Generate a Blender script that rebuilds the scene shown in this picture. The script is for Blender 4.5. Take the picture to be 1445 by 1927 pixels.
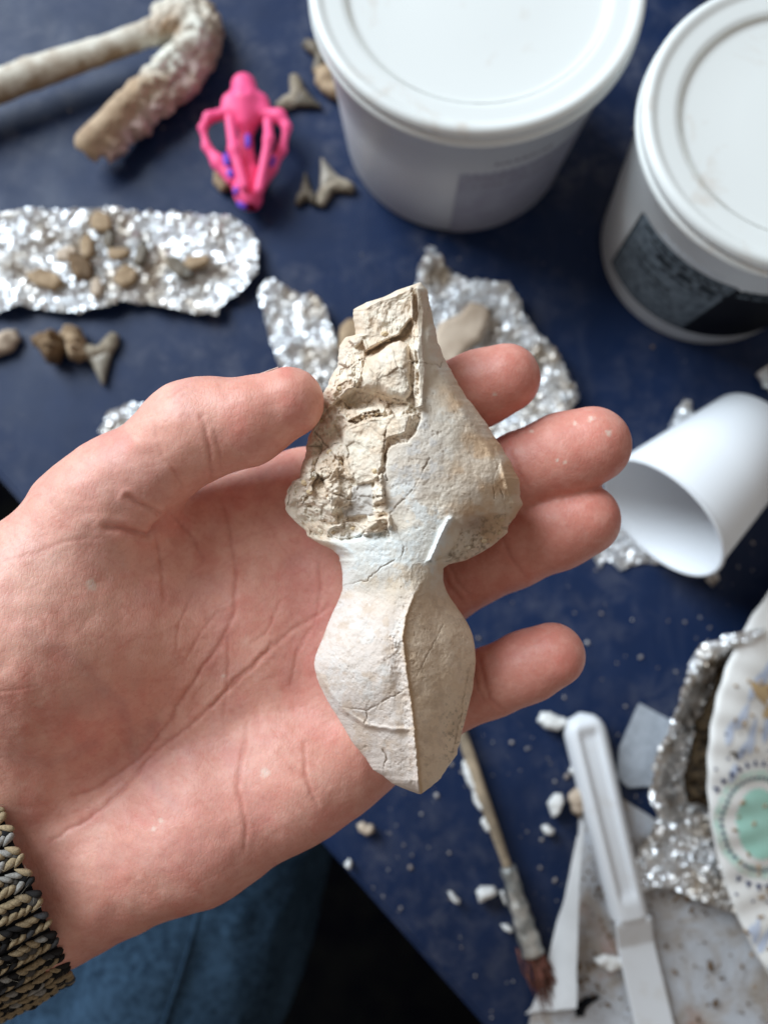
import bpy, bmesh, math, random
import numpy as np
from mathutils import Vector
from mathutils.geometry import delaunay_2d_cdt
R = math.radians
random.seed(4)
rng = np.random.default_rng(4)
S = bpy.context.scene
COL = S.collection
for o in list(bpy.data.objects):
    bpy.data.objects.remove(o)

# ------------------------------------------------------------------ camera, world, light
F, CX, CY = 1445.0, 722.5, 963.5          # focal length and centre of the picture, in its pixels
CH, TILT = 0.38, R(9.5)                   # camera height over the table, tilt from straight down
CAM = np.array([0, 0, CH])
RT = np.array([1.0, 0, 0])
UP = np.array([0, math.cos(TILT), math.sin(TILT)])
FW = np.array([0, math.sin(TILT), -math.cos(TILT)])
cd = bpy.data.cameras.new('camera')
cam = bpy.data.objects.new('camera', cd)
COL.objects.link(cam)
cam.location = (0, 0, CH)
cam.rotation_euler = (TILT, 0, 0)
cd.sensor_fit = 'HORIZONTAL'
cd.sensor_width = 26
cd.lens = 26
cd.clip_start = 0.01
cd.clip_end = 50
cd.dof.use_dof = True
cd.dof.focus_distance = 0.180
cd.dof.aperture_fstop = 8.5
S.camera = cam

W = bpy.data.worlds.new('World')
S.world = W
W.use_nodes = True
W.node_tree.nodes['Background'].inputs[0].default_value = (1.0, 0.91, 0.83, 1)
W.node_tree.nodes['Background'].inputs[1].default_value = 0.27
ld = bpy.data.lights.new('window_light', 'AREA')
ld.shape = 'RECTANGLE'
ld.size, ld.size_y = 1.5, 1.5
ld.energy = 96
ld.color = (0.80, 0.91, 1.0)
lo = bpy.data.objects.new('window_light', ld)
COL.objects.link(lo)
lo.location = (-1.42, 1.32, 1.45)
lo.rotation_euler = (Vector((0, 0.05, 0.1)) - Vector(lo.location)).to_track_quat('-Z', 'Y').to_euler()
S.view_settings.view_transform = 'Standard'
S.view_settings.look = 'None'
S.view_settings.exposure = 0.0
S.view_settings.gamma = 1.0


# ------------------------------------------------------------------ layout helpers
def ray(px, py):
    px = np.asarray(px, float); py = np.asarray(py, float)
    return ((px - CX) / F)[..., None] * RT + (-(py - CY) / F)[..., None] * UP + FW


def on_z(px, py, z=0.0):
    """The point at height z above the table that the photograph shows at a pixel."""
    d = ray(px, py)
    return CAM + d * ((np.asarray(z) - CH) / d[..., 2])[..., None]


def at_d(px, py, d):
    return CAM + ray(px, py) * np.asarray(d, float)[..., None]


def to_px(p):
    q = np.asarray(p) - CAM
    d = q @ FW
    return CX + F * (q @ RT) / d, CY - F * (q @ UP) / d


# ------------------------------------------------------------------ noise
def _hash(i, j, k, s):
    h = (i.astype(np.int64) * 374761393 + j.astype(np.int64) * 668265263 + k.astype(np.int64) * 2147483647 + s * 1274126177) & 0xffffffff
    h = ((h ^ (h >> 13)) * 1274126177) & 0xffffffff
    h = ((h ^ (h >> 16)) * 2246822519) & 0xffffffff
    return ((h ^ (h >> 15)) & 0xffffff) / float(0xffffff)


def vnoise(p, s=0):
    p = np.asarray(p, float)
    if p.shape[-1] == 2:
        p = np.concatenate([p, np.zeros(p.shape[:-1] + (1,))], -1)
    i = np.floor(p).astype(np.int64)
    f = p - i
    u = f * f * f * (f * (f * 6 - 15) + 10)
    out = 0
    for a in (0, 1):
        wa = u[..., 0] if a else 1 - u[..., 0]
        for b in (0, 1):
            wb = u[..., 1] if b else 1 - u[..., 1]
            for c in (0, 1):
                wc = u[..., 2] if c else 1 - u[..., 2]
                out = out + wa * wb * wc * _hash(i[..., 0] + a, i[..., 1] + b, i[..., 2] + c, s)
    return out * 2 - 1


def fbm(p, o=4, s=0, g=0.5):
    out, a, t = 0, 1.0, 0
    p = np.asarray(p, float)
    for k in range(o):
        out = out + a * vnoise(p * (2.03 ** k) + k * 7.3, s + k)
        t += a
        a *= g
    return out / t


def voronoi2(p, s=0):
    """nearest cell id hash, F1, F2, offset to the cell's seed"""
    p = np.asarray(p, float)
    i = np.floor(p).astype(np.int64)
    f1 = np.full(p.shape[:-1], 9.0); f2 = f1.copy(); cid = f1 * 0
    off = np.zeros(p.shape)
    z = np.zeros_like(i[..., 0])
    for a in (-1, 0, 1):
        for b in (-1, 0, 1):
            ci, cj = i[..., 0] + a, i[..., 1] + b
            q = np.stack([ci + _hash(ci, cj, z, s), cj + _hash(ci, cj, z, s + 11)], -1)
            d = np.hypot(*np.moveaxis(p - q, -1, 0))
            near = d < f1
            f2 = np.where(near, f1, np.minimum(f2, d))
            cid = np.where(near, _hash(ci, cj, z, s + 23), cid)
            off = np.where(near[..., None], p - q, off)
            f1 = np.where(near, d, f1)
    return cid, f1, f2, off


def sstep(a, b, x):
    t = np.clip((x - a) / (b - a), 0, 1)
    return t * t * (3 - 2 * t)


def poly_dist(P, poly, closed=True):
    """unsigned distance to a polyline"""
    poly = np.asarray(poly, float)
    n = len(poly)
    out = np.full(P.shape[:-1], 1e9)
    for k in range(n if closed else n - 1):
        a, b = poly[k], poly[(k + 1) % n]
        ab = b - a
        t = np.clip(((P - a) @ ab) / max(ab @ ab, 1e-12), 0, 1)
        out = np.minimum(out, np.hypot(*np.moveaxis(P - a - t[..., None] * ab, -1, 0)))
    return out


def poly_in(P, poly):
    poly = np.asarray(poly, float)
    x, y = P[..., 0], P[..., 1]
    c = np.zeros(x.shape, bool)
    n = len(poly)
    for k in range(n):
        (x0, y0), (x1, y1) = poly[k], poly[(k + 1) % n]
        if y0 == y1:
            continue
        m = ((y0 > y) != (y1 > y)) & (x < (x1 - x0) * (y - y0) / (y1 - y0) + x0)
        c ^= m
    return c


def poly_sd(P, poly):
    """signed distance, positive inside"""
    d = poly_dist(P, poly)
    return np.where(poly_in(P, poly), d, -d)


# ------------------------------------------------------------------ mesh helpers
def link(name, me, mat=None, parent=None, smooth=True):
    me.name = name
    o = bpy.data.objects.new(name, me)
    COL.objects.link(o)
    for m in (mat if isinstance(mat, (list, tuple)) else [mat]):
        if m:
            me.materials.append(m)
    if smooth:
        me.polygons.foreach_set('use_smooth', [True] * len(me.polygons))
    if parent:
        o.parent = parent
    return o


def mesh_from(V, Fc, origin=None):
    V = np.asarray(V, float)
    if origin is not None:
        V = V - np.asarray(origin)
    me = bpy.data.meshes.new('m')
    me.from_pydata(V.tolist(), [], [tuple(int(i) for i in f) for f in Fc])
    me.update()
    return me


def build(name, V, Fc, mat, parent=None, smooth=True, colors=None, origin=None):
    """One mesh object. V is in world space; a child stores it relative to its thing's base."""
    V = np.asarray(V, float)
    if parent is not None:
        base = np.array(parent.get('base', (0, 0, 0)))
        me = mesh_from(V, Fc, base)
        o = link(name, me, mat, parent, smooth)
        o['base'] = [float(x) for x in base]
    else:
        if origin is None:
            origin = np.array([*(V[:, :2].mean(0)), V[:, 2].min()])
        me = mesh_from(V, Fc, origin)
        o = link(name, me, mat, None, smooth)
        o.location = origin
        o['base'] = [float(x) for x in origin]
    if colors is not None:
        a = me.color_attributes.new('Col', 'FLOAT_COLOR', 'POINT')
        c = np.ones((len(V), 4)); c[:, :colors.shape[1]] = colors
        a.data.foreach_set('color', c.ravel())
    return o


def thing(name, label, cat, base, group=None):
    o = bpy.data.objects.new(name, None)
    COL.objects.link(o)
    o.empty_display_size = 0.01
    o.location = base
    o['base'] = [float(x) for x in base]
    return tag(o, label, cat, group)


def tag(o, label, cat, group=None):
    o['label'] = label
    o['category'] = cat
    if group:
        o['group'] = group
    return o


def structure(o):
    o['kind'] = 'structure'
    return o


def lathe(profile, n=64, centre=(0, 0, 0), cap=False):
    V, Fc = [], []
    m = len(profile)
    for k in range(n):
        a = 2 * math.pi * k / n
        for r, z in profile:
            V.append((centre[0] + r * math.cos(a), centre[1] + r * math.sin(a), centre[2] + z))
    for k in range(n):
        k2 = (k + 1) % n
        for j in range(m - 1):
            Fc.append((k * m + j, k2 * m + j, k2 * m + j + 1, k * m + j + 1))
    return np.array(V), Fc


def densify(poly, step, closed=True):
    poly = np.asarray(poly, float)
    out = []
    n = len(poly)
    for k in range(n if closed else n - 1):
        a, b = poly[k], poly[(k + 1) % n]
        m = max(1, int(np.linalg.norm(b - a) / step))
        for j in range(m):
            out.append(a + (b - a) * j / m)
    if not closed:
        out.append(poly[-1])
    return np.array(out)


def fill2d(poly, step, jitter=0.35, rag=0.0, seed=0):
    """Triangles filling a closed outline with scattered inner points. Returns points, faces, distance to the outline."""
    r = np.random.default_rng(seed)
    B = densify(poly, step)
    if rag:
        B = B + rag * np.stack([fbm(B / (step * 4) + seed, 3, seed), fbm(B / (step * 4) + 31 + seed, 3, seed + 5)], -1)
    lo_, hi = B.min(0), B.max(0)
    gx, gy = np.meshgrid(np.arange(lo_[0], hi[0], step), np.arange(lo_[1], hi[1], step))
    G = np.stack([gx.ravel(), gy.ravel()], -1)
    G = G + (r.random(G.shape) - .5) * 2 * jitter * step
    sd = poly_sd(G, B)
    G = G[sd > step * 0.55]
    P = np.concatenate([B, G])
    n = len(B)
    res = delaunay_2d_cdt([Vector(p) for p in P], [], [list(range(n))], 1, 1e-9)
    V = np.array([tuple(v) for v in res[0]])
    Fc = [tuple(f) for f in res[2]]
    # keep every face counter-clockwise
    out = []
    for f in Fc:
        a, b, c = V[f[0]], V[f[1]], V[f[2]]
        out.append(f if (b[0] - a[0]) * (c[1] - a[1]) - (b[1] - a[1]) * (c[0] - a[0]) > 0 else f[::-1])
    d = poly_dist(V, B)
    d[d < step * 0.05] = 0
    return V, out, d


def inflate(poly, z0, thick, step, round_w, seed=0, rag=0.0, noise=0.12, nscale=200, under=0.35):
    """A solid lump with a traced outline, rounded top and a shallow rounded underside resting at z0."""
    V, Fc, d = fill2d(poly, step, 0.3, rag, seed)
    prof = np.sqrt(np.clip(1 - (1 - np.clip(d / round_w, 0, 1)) ** 2, 0, 1))
    n = fbm(np.c_[V, V[:, :1] * 0 + seed] * nscale, 3, seed)
    top = z0 + thick * under + thick * (1 - under) * prof * (1 + noise * 3 * n)
    bot = z0 + thick * under * (1 - prof)
    N = len(V)
    edge = d == 0
    idx = np.arange(N) + N
    idx[edge] = np.arange(N)[edge]
    VV = np.concatenate([np.c_[V, top], np.c_[V, bot]])
    FF = list(Fc) + [tuple(int(idx[i]) for i in f[::-1]) for f in Fc]
    used = np.zeros(2 * N, bool)
    for f in FF:
        used[list(f)] = True
    remap = np.cumsum(used) - 1
    return VV[used], [tuple(remap[i] for i in f) for f in FF]


def surface_nets(vol, o, h):
    s = vol < 0
    n = np.array(vol.shape)
    c0 = s[:-1, :-1, :-1]
    al = c0.copy(); an = c0.copy()
    cs = [(a, b, c) for a in (0, 1) for b in (0, 1) for c in (0, 1)]
    for a, b, c in cs:
        t = s[a:n[0] - 1 + a, b:n[1] - 1 + b, c:n[2] - 1 + c]
        al &= t; an |= t
    act = an & ~al
    idx = np.argwhere(act)
    P = np.zeros((len(idx), 3)); cnt = np.zeros(len(idx))
    for p in cs:
        for ax in range(3):
            if p[ax]:
                continue
            q = list(p); q[ax] = 1
            va = vol[tuple((idx + p).T)]; vb = vol[tuple((idx + q).T)]
            m = (va < 0) != (vb < 0)
            t = np.where(m, va / np.where(m, va - vb, 1), 0)
            pos = np.array(p, float) + t[:, None] * (np.array(q) - np.array(p))
            P += np.where(m[:, None], pos, 0); cnt += m
    V = o + (idx + P / cnt[:, None]) * h
    ids = np.full(act.shape, -1, np.int64)
    ids[tuple(idx.T)] = np.arange(len(idx))
    Fc = []
    for ax in range(3):
        u, v = [(1, 2), (2, 0), (0, 1)][ax]
        sl0 = [slice(1, -1)] * 3; sl0[ax] = slice(0, -1)
        sl1 = [slice(1, -1)] * 3; sl1[ax] = slice(1, None)
        A, B = s[tuple(sl0)], s[tuple(sl1)]
        e = np.argwhere(A != B)
        st = np.array([1, 1, 1]); st[ax] = 0
        flip = A[tuple(e.T)]
        e = e + st
        du = np.zeros(3, int); du[u] = 1
        dv = np.zeros(3, int); dv[v] = 1
        q = np.stack([ids[tuple((e - du - dv).T)], ids[tuple((e - dv).T)], ids[tuple(e.T)], ids[tuple((e - du).T)]], 1)
        q = np.where(flip[:, None], q, q[:, ::-1])
        Fc.append(q)
    return V, np.concatenate(Fc)


def vert_normals(V, Fc):
    Fc = np.asarray(Fc)
    a, b, c = V[Fc[:, 0]], V[Fc[:, 1]], V[Fc[:, 2]]
    n = np.cross(b - a, c - a)
    if Fc.shape[1] == 4:
        n = n + np.cross(c - a, V[Fc[:, 3]] - a)
    N = np.zeros_like(V)
    for k in range(Fc.shape[1]):
        np.add.at(N, Fc[:, k], n)
    return N / np.maximum(np.linalg.norm(N, axis=1), 1e-12)[:, None]


def smooth_mesh(V, Fc, it=3, f=0.5):
    Fc = np.asarray(Fc)
    m = Fc.shape[1]
    E = np.unique(np.sort(np.concatenate([Fc[:, [k, (k + 1) % m]] for k in range(m)]), 1), axis=0)
    deg = np.zeros(len(V)); np.add.at(deg, E[:, 0], 1); np.add.at(deg, E[:, 1], 1)
    for k in range(it):
        for g in (f, -f * 1.04):
            A = np.zeros_like(V)
            np.add.at(A, E[:, 0], V[E[:, 1]]); np.add.at(A, E[:, 1], V[E[:, 0]])
            V = V + g * (A / deg[:, None] - V)
    return V


def subdiv(V, Fc, levels=1):
    me = mesh_from(V, Fc)
    o = bpy.data.objects.new('tmp', me)
    COL.objects.link(o)
    md = o.modifiers.new('s', 'SUBSURF'); md.levels = levels; md.render_levels = levels
    dg = bpy.context.evaluated_depsgraph_get()
    m2 = bpy.data.meshes.new_from_object(o.evaluated_get(dg))
    v = np.empty(len(m2.vertices) * 3); m2.vertices.foreach_get('co', v)
    f = np.empty(len(m2.loops), np.int64); m2.loops.foreach_get('vertex_index', f)
    bpy.data.objects.remove(o); bpy.data.meshes.remove(me); bpy.data.meshes.remove(m2)
    return v.reshape(-1, 3), f.reshape(-1, 4)


def smin(a, b, k):
    h = np.maximum(k - np.abs(a - b), 0) / k
    return np.minimum(a, b) - h * h * k * 0.25


class Field:
    """Signed distance on a grid; shapes are tapered capsules."""
    def __init__(s, lo_, hi, h):
        s.lo, s.h = np.asarray(lo_, float), h
        s.n = np.ceil((np.asarray(hi) - s.lo) / h).astype(int) + 1
        s.ax = [s.lo[k] + np.arange(s.n[k]) * h for k in range(3)]

    def new(s):
        return np.full(s.n, 0.05, np.float32)

    def box(s, lo_, hi):
        r = []
        for k in range(3):
            a = max(0, int((lo_[k] - s.lo[k]) / s.h)); b = min(s.n[k], int((hi[k] - s.lo[k]) / s.h) + 2)
            r.append(slice(a, max(a, b)))
        return tuple(r)

    def cap(s, vol, a, b, ra, rb, k, sub=False, sq=None):
        a = np.asarray(a, float); b = np.asarray(b, float)
        pad = max(ra, rb) + max(k * 2, 0.004)
        sl = s.box(np.minimum(a, b) - pad, np.maximum(a, b) + pad)
        X, Y, Z = np.meshgrid(s.ax[0][sl[0]], s.ax[1][sl[1]], s.ax[2][sl[2]], indexing='ij')
        ab = b - a; L = max(ab @ ab, 1e-14)
        t = np.clip(((X - a[0]) * ab[0] + (Y - a[1]) * ab[1] + (Z - a[2]) * ab[2]) / L, 0, 1)
        dz = Z - a[2] - t * ab[2]
        if sq:
            dz = dz / sq
        d = np.sqrt((X - a[0] - t * ab[0]) ** 2 + (Y - a[1] - t * ab[1]) ** 2 + dz ** 2) - (ra + (rb - ra) * t)
        if sub:
            vol[sl] = -smin(-vol[sl], d, k)
        else:
            vol[sl] = smin(vol[sl], d, k)
        return vol


def tube(pts, radii, n=10, cap=True):
    pts = np.asarray(pts, float)
    V, Fc = [], []
    ref = np.array([0.13, 0.21, 0.97])
    for i, p in enumerate(pts):
        t = pts[min(i + 1, len(pts) - 1)] - pts[max(i - 1, 0)]
        t = t / np.linalg.norm(t)
        u = np.cross(t, ref); u /= np.linalg.norm(u); v = np.cross(t, u)
        for k in range(n):
            a = 2 * math.pi * k / n
            V.append(p + radii[i] * (math.cos(a) * u + math.sin(a) * v))
    for i in range(len(pts) - 1):
        for k in range(n):
            k2 = (k + 1) % n
            Fc.append((i * n + k, i * n + k2, (i + 1) * n + k2, (i + 1) * n + k))
    if cap:
        V.append(pts[0]); V.append(pts[-1])
        for k in range(n):
            Fc.append((len(V) - 2, (k + 1) % n, k))
            b = (len(pts) - 1) * n
            Fc.append((len(V) - 1, b + k, b + (k + 1) % n))
    return np.array(V), Fc


_ICO = None


def ico(sub=1):
    bm = bmesh.new()
    bmesh.ops.create_icosphere(bm, subdivisions=sub, radius=1)
    bm.verts.ensure_lookup_table()
    V = np.array([tuple(v.co) for v in bm.verts]); Fc = [tuple(v.index for v in f.verts) for f in bm.faces]
    bm.free()
    return V, Fc


# ------------------------------------------------------------------ materials
def srgb(r, g, b):
    return tuple(((c / 255) / 12.92 if c / 255 <= .04045 else ((c / 255 + .055) / 1.055) ** 2.4) for c in (r, g, b))


def pbsdf(name, color=(.5, .5, .5), rough=.6, metal=0.0, spec=.5, **kw):
    m = bpy.data.materials.new(name)
    m.use_nodes = True
    b = m.node_tree.nodes['Principled BSDF']
    b.inputs['Base Color'].default_value = (*color, 1)
    b.inputs['Roughness'].default_value = rough
    b.inputs['Metallic'].default_value = metal
    b.inputs['Specular IOR Level'].default_value = spec
    for k, v in kw.items():
        b.inputs[k].default_value = v
    return m


class NT:
    def __init__(s, m):
        s.t = m.node_tree; s.n = s.t.nodes; s.b = s.n['Principled BSDF']
        s.co = s.n.new('ShaderNodeTexCoord').outputs['Object']

    def L(s, a, b):
        s.t.links.new(a, b)

    def noise(s, scale, detail=4, rough=.55, dist=0.0, co=None):
        n = s.n.new('ShaderNodeTexNoise')
        n.inputs['Scale'].default_value = scale; n.inputs['Detail'].default_value = detail
        n.inputs['Roughness'].default_value = rough; n.inputs['Distortion'].default_value = dist
        s.L(co or s.co, n.inputs['Vector'])
        return n.outputs['Fac']

    def ramp(s, fac, stops):
        r = s.n.new('ShaderNodeValToRGB')
        e = r.color_ramp.elements
        while len(e) < len(stops):
            e.new(.5)
        for k, (p, c) in enumerate(stops):
            e[k].position = p
            e[k].color = (*c, 1) if not isinstance(c, (int, float)) else (c, c, c, 1)
        s.L(fac, r.inputs[0])
        return r.outputs[0]

    def mix(s, fac, a, b, mode='MIX'):
        m = s.n.new('ShaderNodeMix'); m.data_type = 'RGBA'; m.blend_type = mode
        for sock, v in ((m.inputs[0], fac), (m.inputs[6], a), (m.inputs[7], b)):
            if isinstance(v, (int, float)):
                sock.default_value = v
            elif isinstance(v, tuple):
                sock.default_value = (*v, 1)
            else:
                s.L(v, sock)
        return m.outputs[2]

    def attr(s, name='Col'):
        a = s.n.new('ShaderNodeAttribute'); a.attribute_name = name
        return a.outputs['Color']

    def color(s, c):
        s.L(c, s.b.inputs['Base Color'])

    def rough(s, c):
        s.L(c, s.b.inputs['Roughness'])

    def bump(s, h, strength=.4, dist=.001):
        b = s.n.new('ShaderNodeBump')
        b.inputs['Strength'].default_value = strength; b.inputs['Distance'].default_value = dist
        s.L(h, b.inputs['Height'])
        if s.b.inputs['Normal'].is_linked:
            s.L(s.b.inputs['Normal'].links[0].from_socket, b.inputs['Normal'])
        s.L(b.outputs[0], s.b.inputs['Normal'])


def vcol_mat(name, rough=.8, bumps=((900, .3, .0004),), mottle=None, spec=.3):
    m = pbsdf(name, rough=rough, spec=spec)
    t = NT(m)
    c = t.attr()
    if mottle:
        c = t.mix(t.ramp(t.noise(mottle[0], 5), [(.4, 0.0), (.62, mottle[2])]), c, mottle[1])
    t.color(c)
    for sc, st, ds in bumps:
        t.bump(t.noise(sc, 5, .65), st, ds)
    return m


def simple_mat(name, c1, c2, scale=200, rough=.7, bump=(900, .3, .0004), spec=.3, **kw):
    m = pbsdf(name, c1, rough, spec=spec, **kw)
    t = NT(m)
    t.color(t.mix(t.ramp(t.noise(scale, 5), [(.38, 0.0), (.62, 1.0)]), c1, c2))
    if bump:
        t.bump(t.noise(bump[0], 5, .6), bump[1], bump[2])
    return m


M = {}
# table: navy laminate with a haze of dried plaster dust
m = pbsdf('navy_table', (.012, .02, .06), .42, spec=.2)
t = NT(m)
dust = t.mix(1.0, t.ramp(t.noise(14, 5, .6, .6), [(.42, 0.0), (.72, 1.0)]), t.ramp(t.noise(85, 6, .7, .4), [(.45, 0.0), (.75, 1.0)]), 'MULTIPLY')
base = t.mix(t.noise(60, 4), (.0075, .0175, .053), (.0105, .026, .080))
mp = t.n.new('ShaderNodeMapping'); mp.inputs['Scale'].default_value = (1, .22, 1); mp.inputs['Rotation'].default_value = (0, 0, R(40)); t.L(t.co, mp.inputs[0])
streak = t.ramp(t.noise(70, 5, .7, .3, mp.outputs[0]), [(.52, 0.0), (.8, .5)])
base = t.mix(t.mix(1.0, streak, (.22, .22, .22), 'MULTIPLY'), base, (.16, .17, .21))
t.color(t.mix(t.mix(1.0, dust, (.34, .34, .34), 'MULTIPLY'), base, (.32, .31, .33)))
t.rough(t.ramp(t.noise(40, 5), [(.3, .38), (.7, .55)]))
t.bump(t.noise(1500, 3), .12, .0003)
M['table'] = m
M['floor'] = simple_mat('dark_floor', (.002, .002, .003), (.004, .004, .004), 20, .9, None, 0.0)
M['foil'] = pbsdf('foil', (.86, .87, .88), .2, 1.0)
t = NT(M['foil'])
t.color(t.mix(t.ramp(t.noise(55, 5, .6), [(.47, 0.0), (.66, .8)]), (.90, .92, .94), (.40, .31, .21)))
t.rough(t.ramp(t.noise(70, 4), [(.4, .34), (.7, .48)]))
t.bump(t.noise(520, 3, .6), .45, .0008)
M['tub'] = pbsdf('white_tub_plastic', srgb(226, 228, 228), .32, spec=.45)
t = NT(M['tub']); t.bump(t.noise(60, 2), .08, .001)
M['tub_grey'] = pbsdf('frosted_tub_plastic', srgb(205, 208, 214), .38, spec=.45)
t = NT(M['tub_grey'])
t.color(t.mix(t.noise(30, 3), srgb(200, 203, 210), srgb(212, 214, 218)))
M['lid'] = pbsdf('white_lid_plastic', srgb(232, 235, 233), .36, spec=.45)
t = NT(M['lid'])
smud = t.ramp(t.noise(38, 5, .6, .5), [(.60, 0.0), (.80, .55)])
t.color(t.mix(smud, srgb(230, 233, 231), srgb(192, 166, 140)))
M['lid_dirt'] = simple_mat('lid_groove_dirt', srgb(214, 208, 194), srgb(228, 227, 220), 60, .7, None)
M['label_black'] = simple_mat('black_label', (.004, .005, .008), (.007, .008, .012), 80, .6, None, .12)
M['label_grey'] = simple_mat('grey_label_panel', srgb(112, 122, 130), srgb(78, 86, 94), 330, .6, None, .12)
M['label_ink'] = pbsdf('label_ink', (.006, .007, .01), .6, 0, .1)
M['label_white'] = pbsdf('label_white_print', srgb(200, 205, 210), .5)
M['ghost'] = simple_mat('faded_label', srgb(160, 162, 176), srgb(150, 150, 166), 120, .45, None)
M['ghost_ink'] = pbsdf('faded_ink', srgb(140, 138, 150), .5)
M['cup'] = pbsdf('white_paper_cup', srgb(235, 238, 242), .5, spec=.35)
t = NT(M['cup']); t.bump(t.noise(900, 4), .06, .0003)
M['spatula'] = pbsdf('white_plastic', srgb(232, 236, 240), .4, spec=.4)
t = NT(M['spatula']); t.color(t.mix(t.ramp(t.noise(90, 5), [(.55, 0.0), (.8, .5)]), srgb(233, 236, 240), srgb(214, 210, 204)))
M['paper'] = simple_mat('white_paper', srgb(232, 234, 236), srgb(222, 224, 226), 60, .85, (700, .3, .0005))
m = pbsdf('stained_paper', rough=.9, spec=.2)
t = NT(m)
c = t.mix(t.noise(30, 4), srgb(212, 215, 220), srgb(196, 200, 208))
c = t.mix(t.ramp(t.noise(38, 6, .7, .8), [(.43, 0.0), (.62, .75)]), c, srgb(168, 152, 134))
c = t.mix(t.ramp(t.noise(85, 6, .75, 1.2), [(.60, 0.0), (.74, .8)]), c, srgb(110, 98, 80))
c = t.mix(t.ramp(t.noise(30, 3, .5, .5), [(.60, 0.0), (.72, .7)]), c, srgb(176, 118, 92))
t.color(c)
t.bump(t.noise(420, 5, .75), .8, .0012)
M['stained'] = m
M['towel'] = simple_mat('grey_paper_towel', srgb(182, 188, 196), srgb(168, 174, 182), 300, .95, (900, .6, .0008))
M['crumb'] = simple_mat('white_plaster', srgb(240, 240, 238), srgb(225, 224, 220), 300, .8, (1200, .4, .0004))
M['speck'] = simple_mat('pale_specks', srgb(196, 192, 190), srgb(120, 104, 96), 60, .9, None)
M['tooth_dark'] = simple_mat('dark_tooth', srgb(120, 108, 92), srgb(84, 76, 64), 150, .5)
M['tooth_root'] = simple_mat('tooth_root', srgb(166, 154, 136), srgb(130, 118, 100), 160, .75)
M['tooth_crown'] = simple_mat('tooth_crown', srgb(168, 158, 142), srgb(130, 122, 110), 120, .35, None)
M['fossil'] = simple_mat('tan_fossil', srgb(178, 154, 126), srgb(140, 116, 88), 130, .8)
M['fossil_dark'] = simple_mat('brown_fossil', srgb(128, 104, 78), srgb(92, 72, 52), 130, .8)
M['flake'] = simple_mat('pale_flake', srgb(204, 186, 166), srgb(178, 158, 138), 70, .8)
M['soil'] = simple_mat('brown_sediment', srgb(84, 68, 48), srgb(40, 32, 24), 260, .95, (600, .8, .002))
M['wood'] = simple_mat('brush_wood', srgb(196, 176, 150), srgb(140, 126, 108), 90, .5, None)
M['ferrule'] = pbsdf('brush_ferrule', srgb(178, 180, 176), .42, .7)
t = NT(M['ferrule']); t.bump(t.noise(500, 5), .7, .001)
t.color(t.mix(t.ramp(t.noise(160, 5), [(.42, 0.0), (.58, 1.0)]), srgb(150, 152, 150), srgb(214, 212, 206)))
M['bristle'] = simple_mat('brush_bristle', srgb(132, 84, 72), srgb(86, 56, 46), 400, .6, None)
M['pink'] = pbsdf('pink_plastic', srgb(255, 92, 146), .5, spec=.35)
M['purple'] = pbsdf('purple_paint', srgb(98, 52, 190), .5)
M['plate'] = pbsdf('cream_paper_plate', srgb(242, 241, 238), .45, spec=.35)
M['plate_aqua'] = simple_mat('aqua_print', srgb(172, 224, 208), srgb(180, 228, 214), 50, .5, None)
M['plate_pale'] = simple_mat('pale_aqua_print', srgb(196, 226, 214), srgb(226, 230, 222), 260, .5, None)
M['plate_navy'] = pbsdf('navy_print', srgb(36, 48, 96), .5)
M['plate_blue'] = simple_mat('soft_blue_print', srgb(190, 202, 226), srgb(206, 214, 230), 90, .5, None)
M['plate_tan'] = simple_mat('tan_print', srgb(206, 178, 132), srgb(188, 160, 120), 90, .6, None)
# skin
m = pbsdf('skin', (.6, .35, .28), .48, spec=.38)
t = NT(m)
b = t.b
b.inputs['Subsurface Weight'].default_value = 0.22
b.inputs['Subsurface Radius'].default_value = (1.0, .32, .18)
b.inputs['Subsurface Scale'].default_value = 0.0028
c = t.attr()
c = t.mix(t.ramp(t.noise(95, 4, .6), [(.36, 0.0), (.66, .34)]), c, srgb(204, 128, 112))
c = t.mix(t.ramp(t.noise(300, 4, .6), [(.42, 0.0), (.72, .34)]), c, srgb(238, 186, 170))
c = t.mix(t.ramp(t.noise(900, 4, .7), [(.5, 0.0), (.75, .25)]), c, srgb(190, 100, 88))
t.color(c)
t.rough(t.ramp(t.noise(160, 4), [(.3, .40), (.7, .56)]))
t.bump(t.noise(420, 4, .6), .05, .0008)
t.bump(t.noise(1500, 3, .6), .16, .0003)
wv = t.n.new('ShaderNodeTexWave'); wv.inputs['Scale'].default_value = 620; wv.inputs['Distortion'].default_value = 9
wv.inputs['Detail'].default_value = 2; wv.inputs['Detail Scale'].default_value = .25
mp = t.n.new('ShaderNodeMapping'); mp.inputs['Rotation'].default_value = (0, 0, R(65)); t.L(t.co, mp.inputs[0]); t.L(mp.outputs[0], wv.inputs['Vector'])
t.bump(wv.outputs['Fac'], .035, .0002)
vo = t.n.new('ShaderNodeTexVoronoi'); vo.feature = 'DISTANCE_TO_EDGE'; vo.inputs['Scale'].default_value = 950
mp = t.n.new('ShaderNodeMapping'); mp.inputs['Scale'].default_value = (1, .5, 1); mp.inputs['Rotation'].default_value = (0, 0, R(35)); t.L(t.co, mp.inputs[0]); t.L(mp.outputs[0], vo.inputs['Vector'])
t.bump(t.ramp(vo.outputs[0], [(0.0, 0.0), (.18, 1.0)]), .16, .00018)
M['skin'] = m
M['nail'] = pbsdf('fingernail', srgb(226, 186, 168), .3, spec=.5)
M['skull'] = vcol_mat('fossil_bone', .82, ((420, .35, .0006), (1500, .45, .0004)), None, .25)
M['jaw'] = vcol_mat('jaw_bone', .7, ((400, .4, .0008),), (110, srgb(150, 122, 94), .5), .3)
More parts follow.
